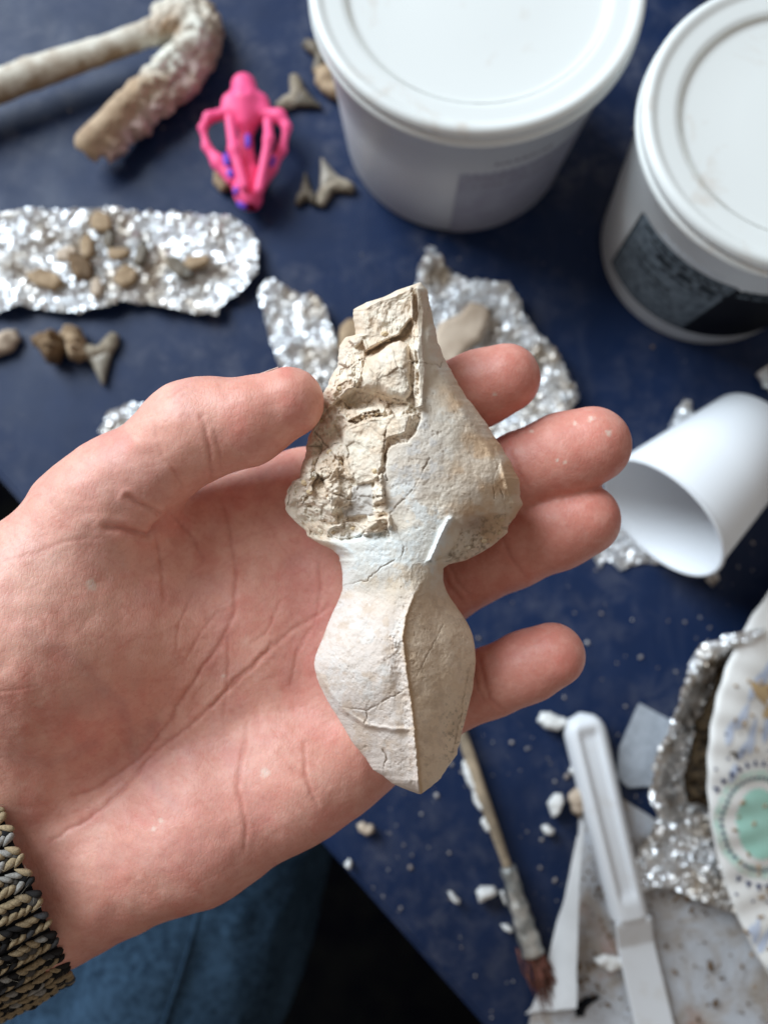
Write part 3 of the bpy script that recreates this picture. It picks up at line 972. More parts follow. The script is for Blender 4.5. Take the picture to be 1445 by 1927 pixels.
def make_hand(person):
    f = Field(J(-330, 1900, .215) + [0, 0, -.03], J(1215, 620, .215) + [0, 0, .055], .00085)

    def chain(vol, pts, k):
        for (x0, y0, d0, r0), (x1, y1, d1, r1) in zip(pts[:-1], pts[1:]):
            f.cap(vol, J(x0, y0, d0), J(x1, y1, d1), r0 * d0 / F, r1 * d1 / F, k)
        return vol
    palm = f.new()
    for pts in ([(-10, 1480, .214, 118), (600, 965, .2145, 92)], [(30, 1560, .217, 118), (690, 1075, .217, 92)], [(70, 1630, .217, 116), (700, 1215, .217, 90)], [(110, 1680, .214, 105), (690, 1370, .213, 86)],
                [(600, 965, .2145, 92), (690, 1075, .217, 92), (700, 1215, .217, 90), (690, 1370, .213, 86)], [(200, 1300, .216, 100), (480, 1180, .218, 95)]):
        chain(palm, pts, .012)
    # thumb base and heel of the hand
    chain(palm, [(40, 1390, .207, 150), (95, 1180, .201, 172), (175, 985, .195, 118)], .012)
    chain(palm, [(95, 1180, .201, 172), (250, 1180, .205, 120)], .014)
    chain(palm, [(140, 1650, .212, 134), (375, 1552, .2085, 127), (560, 1462, .2095, 103), (640, 1420, .212, 90)], .010)
    # wrist and forearm
    chain(palm, [(-420, 1680, .213, 165), (-20, 1520, .213, 150)], .012)
    chain(palm, [(-420, 1850, .213, 165), (50, 1652, .213, 146)], .012)
    # skin between thumb and forefinger
    chain(palm, [(300, 1040, .204, 72), (430, 985, .2115, 70), (560, 945, .214, 86)], .010)
    for pts in ([(600, 965, .2145, 86), (705, 830, .213, 74), (835, 760, .207, 68), (900, 732, .2035, 68), (951, 712, .2005, 65)],
                [(690, 1075, .217, 86), (825, 962, .2155, 78), (985, 888, .208, 74), (1060, 858, .2035, 77), (1113, 838, .2005, 73)],
                [(700, 1215, .217, 84), (820, 1104, .2175, 75), (965, 1034, .211, 69), (1045, 998, .207, 72), (1097, 978, .2045, 69)],
                [(690, 1370, .213, 80), (800, 1338, .2125, 66), (925, 1283, .2075, 61), (990, 1255, .2045, 63), (1039, 1233, .2025, 61)]):
        fin = chain(f.new(), pts, .0035)
        palm = smin(palm, fin, .0026) if False else np.where(True, np.minimum(palm, fin), palm).astype(np.float32) if False else _join(palm, fin, f, pts)
    th = chain(f.new(), [(175, 985, .195, 112), (225, 920, .192, 98), (372, 812, .1865, 84), (460, 795, .185, 78), (543, 757, .1835, 67)], .004)
    chain(th, [(345, 800, .188, 72), (380, 800, .187, 78)], .006)
    palm = smin(palm, th, .006)
    V, Fc = surface_nets(palm, f.lo, f.h)
    V = smooth_mesh(V, Fc, 14, .55)
    V = cam_to_world(V)
    V, Fc = subdiv(V, Fc, 1)
    N = vert_normals(V, Fc)
    px, py = to_px(V)
    P = np.stack([px, py], -1)
    front = np.clip(-(N @ FW) * 1.6 + .25, 0, 1)
    wpx = P + 4 * np.stack([fbm(P / 40, 3, 300), fbm(P / 40 + 7, 3, 301)], -1) + 1.2 * np.stack([fbm(P / 9, 2, 302), fbm(P / 9 + 7, 2, 303)], -1)
    disp = np.zeros(len(V)); crease = np.zeros(len(V))
    mm = .001
    for line, w, dp in [
        ([(240, 934), (270, 952), (300, 968)], 6, 3.2), ([(200, 992), (240, 1000), (279, 1006), (300, 985), (318, 968)], 8, 4.0), ([(290, 990), (294, 1026), (304, 1084), (310, 1130)], 5, .8),
        ([(314, 962), (340, 985), (358, 1010), (382, 1052)], 5, 1.1), ([(410, 935), (432, 1000), (444, 1069), (440, 1150), (415, 1215), (373, 1266), (322, 1351), (266, 1424), (193, 1476), (142, 1500)], 5.5, 1.0),
        ([(512, 1210), (470, 1260), (412, 1317), (340, 1380), (292, 1414), (236, 1484), (172, 1536), (99, 1583)], 5, 1.0), ([(620, 1140), (560, 1180), (500, 1225), (440, 1280), (400, 1330)], 4.5, .8),
        ([(600, 1060), (604, 1110), (590, 1170), (560, 1230), (545, 1290)], 4, .6), ([(430, 1200), (428, 1304), (420, 1350)], 4, .6), ([(468, 1360), (452, 1440), (448, 1480), (461, 1540), (463, 1598)], 5, .9),
        ([(571, 1400), (575, 1463), (596, 1516)], 5, .9), ([(530, 1130), (500, 1190), (470, 1215)], 3.5, .5), ([(365, 1120), (340, 1170), (330, 1230)], 3.5, .4), ([(410, 1150), (380, 1190), (350, 1240)], 3.5, .45),
        ([(380, 784), (388, 815), (394, 846), (398, 898)], 4.5, 1.0), ([(404, 812), (413, 846), (417, 884)], 4.5, .5), ([(316, 862), (330, 886), (343, 916)], 4.5, .7), ([(290, 800), (300, 840), (312, 870)], 5, .4),
        ([(315, 745), (335, 735), (352, 728)], 4, .5), ([(330, 756), (350, 742), (372, 734)], 4, .4),
        ([(940, 1000), (952, 1030), (968, 1058), (990, 1088)], 5, 1.0), ([(830, 1072), (845, 1105), (866, 1130)], 5, 1.2), ([(846, 1066), (860, 1096), (880, 1120)], 4, .7), ([(902, 1238), (914, 1290), (926, 1318), (946, 1336)], 5, 1.1),
        ([(888, 1250), (900, 1300), (925, 1335)], 4, .6), ([(960, 850), (975, 885), (1000, 925)], 5, .7), ([(0, 1300), (40, 1296), (70, 1290)], 4, .5), ([(0, 1060), (60, 1040), (120, 1020), (200, 1010)], 5, .35)]:
        w = w * .68
        d = poly_dist(wpx, line, False)
        L = np.array(line, float)
        ends = np.minimum(np.hypot(px - L[0, 0], py - L[0, 1]), np.hypot(px - L[-1, 0], py - L[-1, 1]))
        g = np.exp(-(d / w) ** 2) * (.35 + .65 * sstep(0, 45, ends))
        disp -= dp * mm * .21 * np.exp(-(d / (w * 1.3)) ** 2) * g ** .3
        disp += dp * mm * .06 * np.exp(-((d - 3.0 * w) / (1.6 * w)) ** 2)
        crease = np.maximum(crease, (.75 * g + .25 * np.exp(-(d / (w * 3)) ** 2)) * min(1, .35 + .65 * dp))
    # fine branching lines of the palm
    ang = R(52)
    q = np.c_[P @ [math.cos(ang), -math.sin(ang)] / 34, P @ [math.sin(ang), math.cos(ang)] / 120]
    fine = 1 - np.abs(fbm(q, 3, 310)) * 16
    ang = R(-60)
    q = np.c_[P @ [math.cos(ang), -math.sin(ang)] / 46, P @ [math.sin(ang), math.cos(ang)] / 150]
    fine2 = 1 - np.abs(fbm(q, 3, 320)) * 16
    fine = np.clip(np.maximum(fine, fine2), 0, 1)
    pal = sstep(720, 640, px) * sstep(880, 960, py)
    disp -= fine * .00005 * pal * front
    # soft flesh undulation
    disp += .0006 * fbm(P / 95, 3, 330) * sstep(800, 700, px) + .00012 * fbm(P / 34, 3, 331)
    V = V + N * (disp * front)[:, None]
    # colours: skin pigment, painted light on the thumb base, darker lower edge
    n1 = sstep(-.3, .4, fbm(P / 90, 4, 340)); n2 = sstep(-.2, .4, fbm(P / 28, 4, 341))
    C = np.tile(np.array(srgb(229, 169, 151)), (len(V), 1))

    def mc(col, k):
        nonlocal C
        C = C + (np.array(srgb(*col)) - C) * np.clip(k, 0, 1)[:, None]
    mc((214, 150, 132), n1 * .6)
    mc((240, 192, 172), n2 * .35)
    mc((218, 132, 120), sstep(.05, .5, fbm(P / 55, 4, 345)) * .45)
    mc((206, 150, 140), sstep(.1, .5, fbm(P / 70, 3, 346)) * .4)
    vein = np.exp(-(poly_dist(wpx, [(40, 1180), (140, 1240), (230, 1330), (260, 1440), (330, 1520)], False) / 14) ** 2) + np.exp(-(poly_dist(wpx, [(0, 1420), (90, 1440), (180, 1400)], False) / 12) ** 2)
    mc((176, 136, 134), vein * .28)
    mc((208, 132, 116), .55 * sstep(640, 800, px))
    tips = sum(np.exp(-(((px - x) / 90) ** 2 + ((py - y) / 80) ** 2)) for x, y in ((960, 712), (1120, 838), (1100, 978), (1045, 1232), (540, 760)))
    mc((212, 120, 106), tips * .38)
    mc((226, 150, 140), np.exp(-(((px - 420) / 160) ** 2 + ((py - 1560) / 110) ** 2)) * .45)
    mc((238, 196, 178), np.exp(-(((px - 60) / 170) ** 2 + ((py - 1060) / 170) ** 2)) * .5)  # window light on the thumb base, painted as a paler patch
    mc((214, 150, 150), np.exp(-(((px - 590) / 70) ** 2 + ((py - 1130) / 130) ** 2)) * .4)
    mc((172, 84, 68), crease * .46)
    mc((196, 112, 98), fine * pal * .2)
    mc((196, 126, 108), sstep(1560, 1760, py) * .35)  # darker towards the lower edge of the hand
    # dried plaster dust on the skin
    du = np.zeros(len(V))
    for x, y, r in [(172, 1100, 13), (303, 1545, 7), (290, 1560, 6), (1112, 788, 6), (1145, 815, 7), (1082, 796, 5), (1048, 866, 4), (1064, 870, 4), (1000, 812, 4), (420, 1272, 4), (500, 1455, 10), (930, 742, 4)]:
        dd = np.hypot(px - x, py - y) / r
        du = np.maximum(du, (1 - sstep(.5, 1.2, dd + .5 * fbm(P / 5, 2, int(x)))) * .75)
    mc((232, 216, 200), du * front)
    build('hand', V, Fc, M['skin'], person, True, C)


def _join(palm, fin, f, pts):
    """Blend a finger into the palm near its knuckle, but keep neighbouring fingers apart further out."""
    a, b = J(*pts[0][:3]), J(*pts[1][:3])
    X = f.ax[0][:, None, None]; Y = f.ax[1][None, :, None]; Z = f.ax[2][None, None, :]
    d = np.sqrt((X - a[0]) ** 2 + (Y - a[1]) ** 2 + (Z - a[2]) ** 2).astype(np.float32)
    w = 1 - sstep(.008, .022, d)
    return (w * smin(palm, fin, .006) + (1 - w) * smin(palm, fin, .0009)).astype(np.float32)


person = thing('person', 'left hand held palm up in a knit cuff, with a blue denim leg below', 'person', tuple(on_z(250, 1700, -.7)))
make_hand(person)

# thumb nail, seen edge on along the top of the thumb
nv, nf = [], []
for i in range(13):
    u = i / 12
    cxn, cyn, rn = 486 + 66 * u, 783 - 31 * u, 75.2 - 6.5 * u
    for j in range(9):
        a = R(-72 + 84 * j / 8)
        dn = .1846 - .0010 * u
        nv.append(at_d(np.array(cxn - .417 * rn * math.cos(a)), np.array(cyn - .909 * rn * math.cos(a)), np.array(dn - rn * math.sin(a) * dn / F)))
for i in range(12):
    for j in range(8):
        nf.append((i * 9 + j, i * 9 + j + 1, (i + 1) * 9 + j + 1, (i + 1) * 9 + j))
build('fingernail', nv, nf, M['nail'], person)


def make_sleeve():
    # the cuff: an oval tube round the wrist, running off along the forearm
    c0, d0 = np.array([48.0, 1640.0]), .213
    ax = np.array([-.922, .387]); nr = np.array([-ax[1], ax[0]])      # along and across the forearm in the picture
    px2m = d0 / F
    A, B = 217 * px2m, 198 * px2m

    def pt(u, th, lift=0.0):
        """u along the forearm (m), th round it"""
        bulge = 1 + .05 * sstep(0, .012, u) + .12 * sstep(.0, .07, u)
        a, b = (A + lift) * bulge, (B + lift) * bulge
        q = c0 + ax * (u / px2m) + nr * (a * math.cos(th) / px2m)
        return at_d(np.array(q[0]), np.array(q[1]), np.array(d0 - b * math.sin(th)))
    V, Fc = [], []
    n, mrow = 72, 16
    for i in range(mrow):
        for k in range(n):
            V.append(pt(i * .006, 2 * math.pi * k / n, .0004))
    # turned-in edge of the cuff
    for k in range(n):
        V.append(pt(.003, 2 * math.pi * k / n, -.0035))
    for i in range(mrow - 1):
        for k in range(n):
            Fc.append((i * n + k, i * n + (k + 1) % n, (i + 1) * n + (k + 1) % n, (i + 1) * n + k))
    for k in range(n):
        Fc.append((mrow * n + k, mrow * n + (k + 1) % n, (k + 1) % n, k))
    sl = build('sweater_sleeve', V, Fc, M['knit_dark'], person)
    iv, ifc = ico(2)
    iv = np.array(iv)
    r = np.random.default_rng(7)
    VV, FF, CC, fz = [], [], [], []
    nw = 31
    for k in range(nw):
        th0 = 2 * math.pi * (k + .5) / nw
        if math.sin(th0) < -.35:
            continue
        rib = k % 1
        for i in range(32):
            u = .0006 + i * .0027 + r.normal(0, .00022)
            for side in (-1, 1):
                dth = side * .47 * 2 * math.pi / nw * .5
                p = pt(u, th0 + dth, .0012)
                pu = pt(u + .001, th0 + dth * 1.0, .0012) - p
                pv = pt(u, th0 + dth + .02, .0012) - p
                pu /= np.linalg.norm(pu); pv /= np.linalg.norm(pv); w = np.cross(pu, pv)
                ang = side * R(-32) + r.normal(0, .1)
                e1 = pu * math.cos(ang) + pv * math.sin(ang); e2 = -pu * math.sin(ang) + pv * math.cos(ang)
                taper = 1 - .5 * iv[:, :1]
                v = p + (iv[:, :1] * .0021 * r.uniform(.85, 1.15)) * e1 + iv[:, 1:2] * taper * .00082 * r.uniform(.8, 1.15) * e2 + iv[:, 2:] * taper * .0009 * w
                off = len(VV) * len(iv)
                VV.append(v); FF += [tuple(q + off for q in f) for f in ifc]
                g = vnoise(np.array([[k * .33, i * .8, side * .3]]), 5)[0] + r.normal(0, .34)
                dark = k / nw < .0
                if g > .8:
                    c = srgb(158, 154, 148)
                elif g > -.3:
                    c = srgb(166, 146, 116)
                elif g > -.5:
                    c = srgb(78, 78, 80)
                else:
                    c = srgb(44, 42, 42)
                CC.append(np.tile(np.array(c), (len(iv), 1)))
        # dark yarn sunk between the columns
        thm = 2 * math.pi * (k + 1.0) / nw
        for i in range(30):
            p = pt(.001 + i * .0029, thm, .0007 + r.normal(0, .0001))
            off = len(VV) * len(iv)
            v = p + iv * np.array([.0014, .0012, .0010]) * (1 + .2 * r.normal())
            VV.append(v); FF += [tuple(q + off for q in f) for f in ifc]
            CC.append(np.tile(np.array(srgb(28, 28, 30) if r.random() < .7 else srgb(88, 84, 80)), (len(iv), 1)))
    for k in range(260):
        th0 = r.uniform(.1, math.pi - .1); u0 = r.uniform(0, .05)
        p = pt(u0, th0, .0018); q = pt(u0 + r.normal(0, .001), th0 + r.normal(0, .02), .0024 + r.uniform(0, .0008)); w2 = pt(u0 + r.normal(0, .002), th0 + r.normal(0, .045), .0020)
        V3, F3 = tube([p, q, w2], [.00003, .00003, .00002], 4)
        fz.append((V3, F3))
    o = build('knit_stitches', np.concatenate(VV), FF, M['yarn'], sl, True, np.concatenate(CC))
    o['kind'] = 'stuff'
    off = 0; A_, B_ = [], []
    for v3, f3 in fz:
        A_.append(v3); B_ += [tuple(i + off for i in f) for f in f3]; off += len(v3)
    o = build('wool_fuzz', np.concatenate(A_), B_, M['fuzz'], sl)
    o['kind'] = 'stuff'


make_sleeve()


def make_leg():
    # thigh under the table's edge, wrinkled denim
    a = on_z(110, 2350, -.17); b = on_z(480, 1250, -.15)
    ax = b - a; L = np.linalg.norm(ax); ax /= L
    side = np.cross(ax, [0, 0, 1]); side /= np.linalg.norm(side)
    up = np.cross(side, ax)
    nu, nv_ = 150, 130
    V = []
    for i in range(nu):
        t = i / (nu - 1)
        for k in range(nv_):
            th = 2 * math.pi * k / nv_
            V.append((t, th))
    V = np.array(V)
    t, th = V[:, 0], V[:, 1]
    r = .098 - .018 * t
    q = np.c_[t * L * 16, np.cos(th) * 1.4, np.sin(th) * 1.4]
    fold = np.abs(fbm(q * np.array([.55, 1.3, 1.3]) + 3, 3, 400))
    r = r + .010 * (np.sqrt(fold + .002) - .35) + .0015 * fbm(q * 4, 3, 401)
    Pw = a + ax * (t * L)[:, None] + side * (r * np.cos(th))[:, None] + up * (r * np.sin(th))[:, None]
    Fc = []
    for i in range(nu - 1):
        for k in range(nv_):
            Fc.append((i * nv_ + k, i * nv_ + (k + 1) % nv_, (i + 1) * nv_ + (k + 1) % nv_, (i + 1) * nv_ + k))
    Fc.append(tuple(range(nv_))[::-1]); Fc.append(tuple((nu - 1) * nv_ + k for k in range(nv_)))
    je = build('jeans', Pw, Fc, M['denim'], person)
    # side seam
    sp = []
    for i in range(0, nu, 2):
        k = int(nv_ * .20)
        sp.append(Pw[i * nv_ + k] + up * .0006 + side * .0004)
    V2, F2 = tube(sp, [.0007] * len(sp), 6)
    build('seam', V2, F2, M['denim'], je)


make_leg()

# ------------------------------------------------------------------ buckets
BK = [(0.0395, 0.2747, 0.0719, 0.0599, 0.0982), (0.1689, 0.2057, 0.0657, 0.0541, 0.1033)]


def cone_hit(bk, px, py):
    """angle and height where the line of sight meets the tub's side"""
    x, y, rt_, rb, h = bk
    rt_ = rt_ - .0035
    d = ray(np.array(float(px)), np.array(float(py)))
    best = None
    for z in np.linspace(.002, h - .012, 400):
        p = CAM + d * ((z - CH) / d[2])
        g = abs(np.hypot(p[0] - x, p[1] - y) - (rb + (rt_ - rb) * z / h))
        if (best is None or g < best[0]) and p[1] < y + .03:
            best = (g, math.atan2(p[1] - y, p[0] - x), z)
    return best[1], best[2]


def tub_pt(bk, th, z, lift):
    x, y, rt_, rb, h = bk
    rt_ = rt_ - .0035
    r = rb + (rt_ - rb) * z / h + lift
    return np.array([x + r * math.cos(th), y + r * math.sin(th), z])


def quad_on_tub(bk, c, lift, n=24, m=10):
    """c: four (theta, z) corners tl, tr, br, bl"""
    V, Fc = [], []
    for i in range(m + 1):
        for j in range(n + 1):
            u, v = j / n, i / m
            p = (1 - v) * ((1 - u) * np.array(c[0]) + u * np.array(c[1])) + v * ((1 - u) * np.array(c[3]) + u * np.array(c[2]))
            V.append(tub_pt(bk, p[0], p[1], lift))
    for i in range(m):
        for j in range(n):
            a = i * (n + 1) + j
            Fc.append((a, a + n + 1, a + n + 2, a + 1))
    return V, Fc


def bucket(bk, label, mat, group='white plastic tubs'):
    x, y, rt_, rb, h = bk
    root = thing('plastic_tub', label, 'tub', (x, y, 0), group)
    c = (x, y, 0)
    rw = rt_ - .0035
    V, Fc = lathe([(0, .0012), (rb - .004, .0012), (rb - .003, 0), (rb - .0012, .0006), (rb, .0025), (rb + (rw - rb) * .5, h * .5), (rw - .0002, h - .013), (rw + .0006, h - .0125), (rw + .0006, h - .011), (rw, h - .009)], 96, c)
    tubo = build('tub', V, Fc, mat, root)
    # lid: skirt, rolled rim, groove, recessed disc
    V, Fc = lathe([(rw + .001, h - .010), (rt_ - .0004, h - .0098), (rt_, h - .009), (rt_, h - .0062), (rt_ - .0012, h - .0056), (rt_ - .0012, h - .005), (rt_ - .0003, h - .0045), (rt_ - .0005, h - .0015), (rt_ - .0020, h), (rt_ - .0042, h), (rt_ - .0056, h - .0012),
                   (rt_ - .0075, h - .0015), (rt_ - .0125, h - .0016), (rt_ - .0150, h - .0020), (rt_ - .0163, h - .0034), (rt_ - .019, h - .0038), (rt_ * .4, h - .0036), (0.0001, h - .0035)], 128, c)
    lid = build('lid', V, Fc, M['lid'], root)
    V, Fc = [], []
    n = 120
    for k in range(n):
        a = 2 * math.pi * k / n
        w = .0001 + .0006 * abs(fbm(np.array([[a * 2.0, x * 40]]), 3, 9)[0]) * 2
        for rr, zz in ((rt_ - .0158 - w, h - .0036), (rt_ - .0158, h - .0026)):
            V.append((x + rr * math.cos(a), y + rr * math.sin(a), zz + .0003))
    for k in range(n):
        k2 = (k + 1) % n
        Fc.append((2 * k, 2 * k2, 2 * k2 + 1, 2 * k + 1))
    build('dirt_ring', V, [f for f in Fc if f], M['lid_dirt'], lid)
    return root, tubo


b1, b1t = bucket(BK[0], 'frosted white plastic tub with a faded grey label, smudged lid', M['tub_grey'])
b2, b2t = bucket(BK[1], 'opaque white plastic tub with a black printed label', M['tub'])
# black label
bk = BK[1]
TL, BL = cone_hit(bk, 1221, 381), cone_hit(bk, 1151, 492)
BM, TM = cone_hit(bk, 1281, 619), cone_hit(bk, 1352, 545)
dth = (BM[0] - BL[0])
TR, BR = (TL[0] + dth * 2.1, TL[1]), (BL[0] + dth * 2.1, BL[1])
lab = build('label', *quad_on_tub(bk, [TL, TR, BR, BL], .0004, 48, 10), M['label_black'], b2)


def sub(u0, u1, v0, v1):
    f = lambda u, v: tuple((1 - v) * ((1 - u) * np.array(TL) + u * np.array(TR)) + v * ((1 - u) * np.array(BL) + u * np.array(BR)))
    return [f(u0, v0), f(u1, v0), f(u1, v1), f(u0, v1)]


build('grey_panel', *quad_on_tub(bk, sub(.012, .47, .10, .975), .0006), M['label_grey'], lab)


def text_rows(rows, lift, mat, parent, bkt, subf, seed):
    """Rows of small marks standing for print too fine to read in the photograph."""
    r = random.Random(seed)
    VV, FF = [], []
    for u0, u1, v, hgt, wd in rows:
        u = u0
        while u < u1:
            w = wd * r.uniform(.5, 1.6)
            V, Fc = quad_on_tub(bkt, subf(u, min(u + w, u1), v, v + hgt), lift, 2, 1)
            o = len(VV); VV += V; FF += [tuple(i + o for i in f) for f in Fc]
            u += w + wd * r.uniform(.25, .7)
    return build('print', VV, FF, mat, parent, False)


text_rows([(.12, .40, .025, .06, .008)], .0006, M['label_white'], lab, bk, sub, 1)
text_rows([(.05, .46, .14, .025, .03), (.10, .46, .20, .02, .03), (.16, .47, .25, .05, .05), (.20, .46, .34, .02, .025), (.05, .2, .42, .02, .012), (.12, .3, .52, .025, .01), (.2, .32, .62, .02, .01), (.05, .12, .5, .02, .012)], .0008, M['label_ink'], lab, bk, sub, 2)
text_rows([(.50, .66, .12, .03, .02), (.50, .62, .2, .03, .03)], .0006, M['label_grey'], lab, bk, sub, 3)
# faded label of the frosted tub
bk1 = BK[0]
g = [cone_hit(bk1, 868, 305), cone_hit(bk1, 1062, 268), cone_hit(bk1, 992, 398), cone_hit(bk1, 840, 418)]
zt, zb = max(g[0][1], g[1][1]), min(g[2][1], g[3][1])
GT = [(g[0][0], zt), (g[0][0] + 1.05, zt), (g[0][0] + 1.05, zb), (g[0][0], zb)]


def subg(u0, u1, v0, v1):
    th = lambda u: GT[0][0] + (GT[1][0] - GT[0][0]) * u
    z = lambda v: zt + (zb - zt) * v
    return [(th(u0), z(v0)), (th(u1), z(v0)), (th(u1), z(v1)), (th(u0), z(v1))]


fl_ = build('label', *quad_on_tub(bk1, subg(0, 1, .12, 1), .0003, 36, 8), M['ghost'], b1)
text_rows([(.22, .62, -.02, .07, .02), (.05, .8, .18, .03, .05), (.1, .7, .28, .03, .06)], .0005, M['ghost_ink'], fl_, bk1, subg, 5)
# third tub beyond the other two
b3x = on_z(1335, -60)
bucket((b3x[0] + .012, b3x[1] + .035, .0657, .0541, .1033), 'white tub at the top edge between the two larger lids', M['tub_grey'])

# ------------------------------------------------------------------ paper cup lying on foil
def make_cup():
    mc = on_z(1243, 975, .0365); bc = on_z(1392, 842, .0280)
    ax = bc - mc; ax[2] = -.0085; L = .066; ax /= np.linalg.norm(ax)
    bc = mc + ax * L
    u = np.cross(ax, [0, 0, 1]); u /= np.linalg.norm(u); v = np.cross(u, ax)
    root = thing('paper_cup', 'white paper cup lying on its side with its mouth to the hand', 'cup', (mc[0], mc[1], .002))

    def rev(prof, n=72):
        V, Fc = [], []
        for k in range(n):
            a = 2 * math.pi * k / n
            for r, t in prof:
                V.append(mc + ax * t + r * (math.cos(a) * u + math.sin(a) * v))
        m_ = len(prof)
        for k in range(n):
            for j in range(m_ - 1):
                k2 = (k + 1) % n
                Fc.append((k * m_ + j, k * m_ + j + 1, k2 * m_ + j + 1, k2 * m_ + j))
        return np.array(V), Fc
    r0, r1 = .0325, .0235
    rr = lambda t: r0 + (r1 - r0) * t / L
    build('wall', *rev([(rr(0) - .0004, .0002), (rr(.002), .001), (rr(.03), .03), (rr(L), L), (rr(L) - .0006, L), (rr(L) - .0007, L - .006), (rr(.03) - .0005, .03), (rr(.002) - .0005, .001), (rr(0) - .0004, .0002)]), M['cup'], root)
    build('rim', *rev([(rr(0) + .0009 * math.cos(a), .0009 * math.sin(a)) for a in np.linspace(0, 2 * math.pi, 9)]), M['cup'], root)
    build('bottom', *rev([(rr(L - .006) - .0005, L - .006), (.012, L - .0062), (.0001, L - .0062)]), M['cup'], root)


make_cup()

# ------------------------------------------------------------------ foil
FOILS = 'crumpled pieces of kitchen foil'


def foil(name, pts, label, z0=.0006, amp=.004, step=.0014, seed=0, edge=0.0, edge_w=.006, rag=.0012, cat='foil', zfun=None):
    P = on_z(np.array([p[0] for p in pts], float), np.array([p[1] for p in pts], float), z0 + amp * .4)[:, :2]
    V, Fc, d = fill2d(P, step, .62, rag, seed)
    q = np.c_[V, V[:, :1] * 0 + seed]
    rg = np.random.default_rng(seed)
    ridge = 1 - np.abs(fbm(q * 110, 3, seed, .55)) * 5
    cell = .55 * np.clip(ridge, -.6, 1) + 1.1 * (rg.random(len(V)) - .5)
    z = z0 + amp * (.35 + .55 * np.abs(fbm(q * 42, 3, seed + 3)) * 2 + .38 * cell) + 0
    if edge:
        z = z + edge * np.exp(-(d / edge_w) ** 2)
    if zfun is not None:
        z = z + zfun(V)
    z = np.maximum(z, z0)
    o = build(name, np.c_[V, z], Fc, M['foil'], None, False)
    tag(o, label, cat, FOILS)
    return o


foil('foil_sheet', [(-60, 405), (60, 400), (130, 398), (220, 398), (330, 405), (430, 412), (470, 430), (490, 465), (488, 520), (462, 548), (420, 572), (412, 598), (350, 592), (290, 578), (235, 572), (200, 585), (150, 592), (90, 588), (50, 578), (0, 592), (-60, 590)],
     'long crumpled foil strip strewn with brown tooth fragments', amp=.0055, seed=1, edge=.002)
foil('foil_sheet', [(487, 555), (500, 535), (520, 530), (545, 552), (590, 560), (606, 568), (618, 600), (630, 630), (640, 680), (650, 740), (600, 740), (530, 700), (515, 660), (500, 610)], 'small torn foil piece behind the thumb tip', amp=.006, seed=2, edge=.003)
foil('foil_sheet', [(785, 520), (800, 490), (822, 488), (845, 515), (880, 540), (905, 535), (950, 545), (975, 570), (985, 600), (1010, 630), (1040, 665), (1055, 700), (1075, 730), (1085, 760), (1060, 790), (1000, 810), (940, 830), (860, 860), (780, 800), (760, 700), (770, 600)],
     'largest foil piece under the fingertips, holding a tan bone flake', amp=.008, seed=3, edge=.005, edge_w=.009)
foil('foil_sheet', [(188, 812), (205, 780), (235, 762), (270, 758), (300, 790), (420, 880), (460, 930), (380, 950), (250, 880)], 'scrap of foil peeping out above the thumb knuckle', amp=.004, seed=4)
foil('foil_sheet', [(1115, 1050), (1135, 1010), (1150, 960), (1160, 900), (1200, 870), (1330, 830), (1400, 900), (1350, 1010), (1330, 1040), (1260, 1062), (1200, 1060), (1165, 1072), (1140, 1055), (1125, 1068)], 'ragged foil sheet under the paper cup', z0=.0004, amp=.0018, seed=5)
foil('foil_sheet', [(1258, 800), (1270, 780), (1285, 755), (1300, 760), (1305, 790), (1290, 820), (1262, 835)], 'tiny foil tuft above the lying cup', amp=.006, seed=6, step=.0012)
foil('foil_sheet', [(1325, 1060), (1345, 1050), (1350, 1090), (1340, 1108), (1328, 1095)], 'tiny foil sliver below the mouth of the cup', amp=.004, seed=7, step=.001)
foil('foil_sheet', [(1424, 705), (1445, 690), (1500, 690), (1500, 745), (1446, 740), (1430, 722)], 'foil corner at the right edge beneath the black label tub', amp=.005, seed=8)
foil('foil_sheet', [(800, 470), (808, 460), (818, 464), (820, 485), (806, 492)], 'foil crumb above the tip of the fossil skull', amp=.008, seed=9, step=.001)
foil('foil_sheet', [(1150, 1690), (1205, 1600), (1235, 1530), (1290, 1520), (1345, 1540), (1400, 1640), (1380, 1720), (1310, 1690), (1250, 1670), (1190, 1680)], 'dirty crushed foil with brown grit beside the plate', z0=.0035, amp=.0065, seed=10, step=.0014)
# open foil boat with a raised, crushed rim
rimline = on_z(np.array([1405., 1330, 1268, 1240, 1222, 1212, 1225]), np.array([1188., 1215, 1300, 1380, 1440, 1490, 1530]), .015)[:, :2]
foil('foil_tray', [(1430, 1180), (1390, 1182), (1330, 1200), (1290, 1215), (1268, 1260), (1250, 1320), (1225, 1380), (1205, 1430), (1196, 1490), (1225, 1545), (1290, 1550), (1380, 1560), (1480, 1560), (1480, 1180)],
     'crushed foil tray with a high rim full of dark brown sediment', z0=.003, amp=.0065, seed=11, step=.0014, cat='foil tray', zfun=lambda V: .017 * np.exp(-(poly_dist(V, rimline, False) / .010) ** 2))
V, Fc = inflate(on_z(np.array([1400., 1345, 1318, 1300, 1285, 1296, 1345, 1420]), np.array([1215., 1270, 1340, 1400, 1460, 1510, 1530, 1500]), .01)[:, :2], .007, .009, .0016, .012, 3, .002, .5, 260)
so = build('sediment', V, Fc, M['soil'], None, False)
tag(so, 'dark brown sediment heaped inside the foil tray', 'sediment')

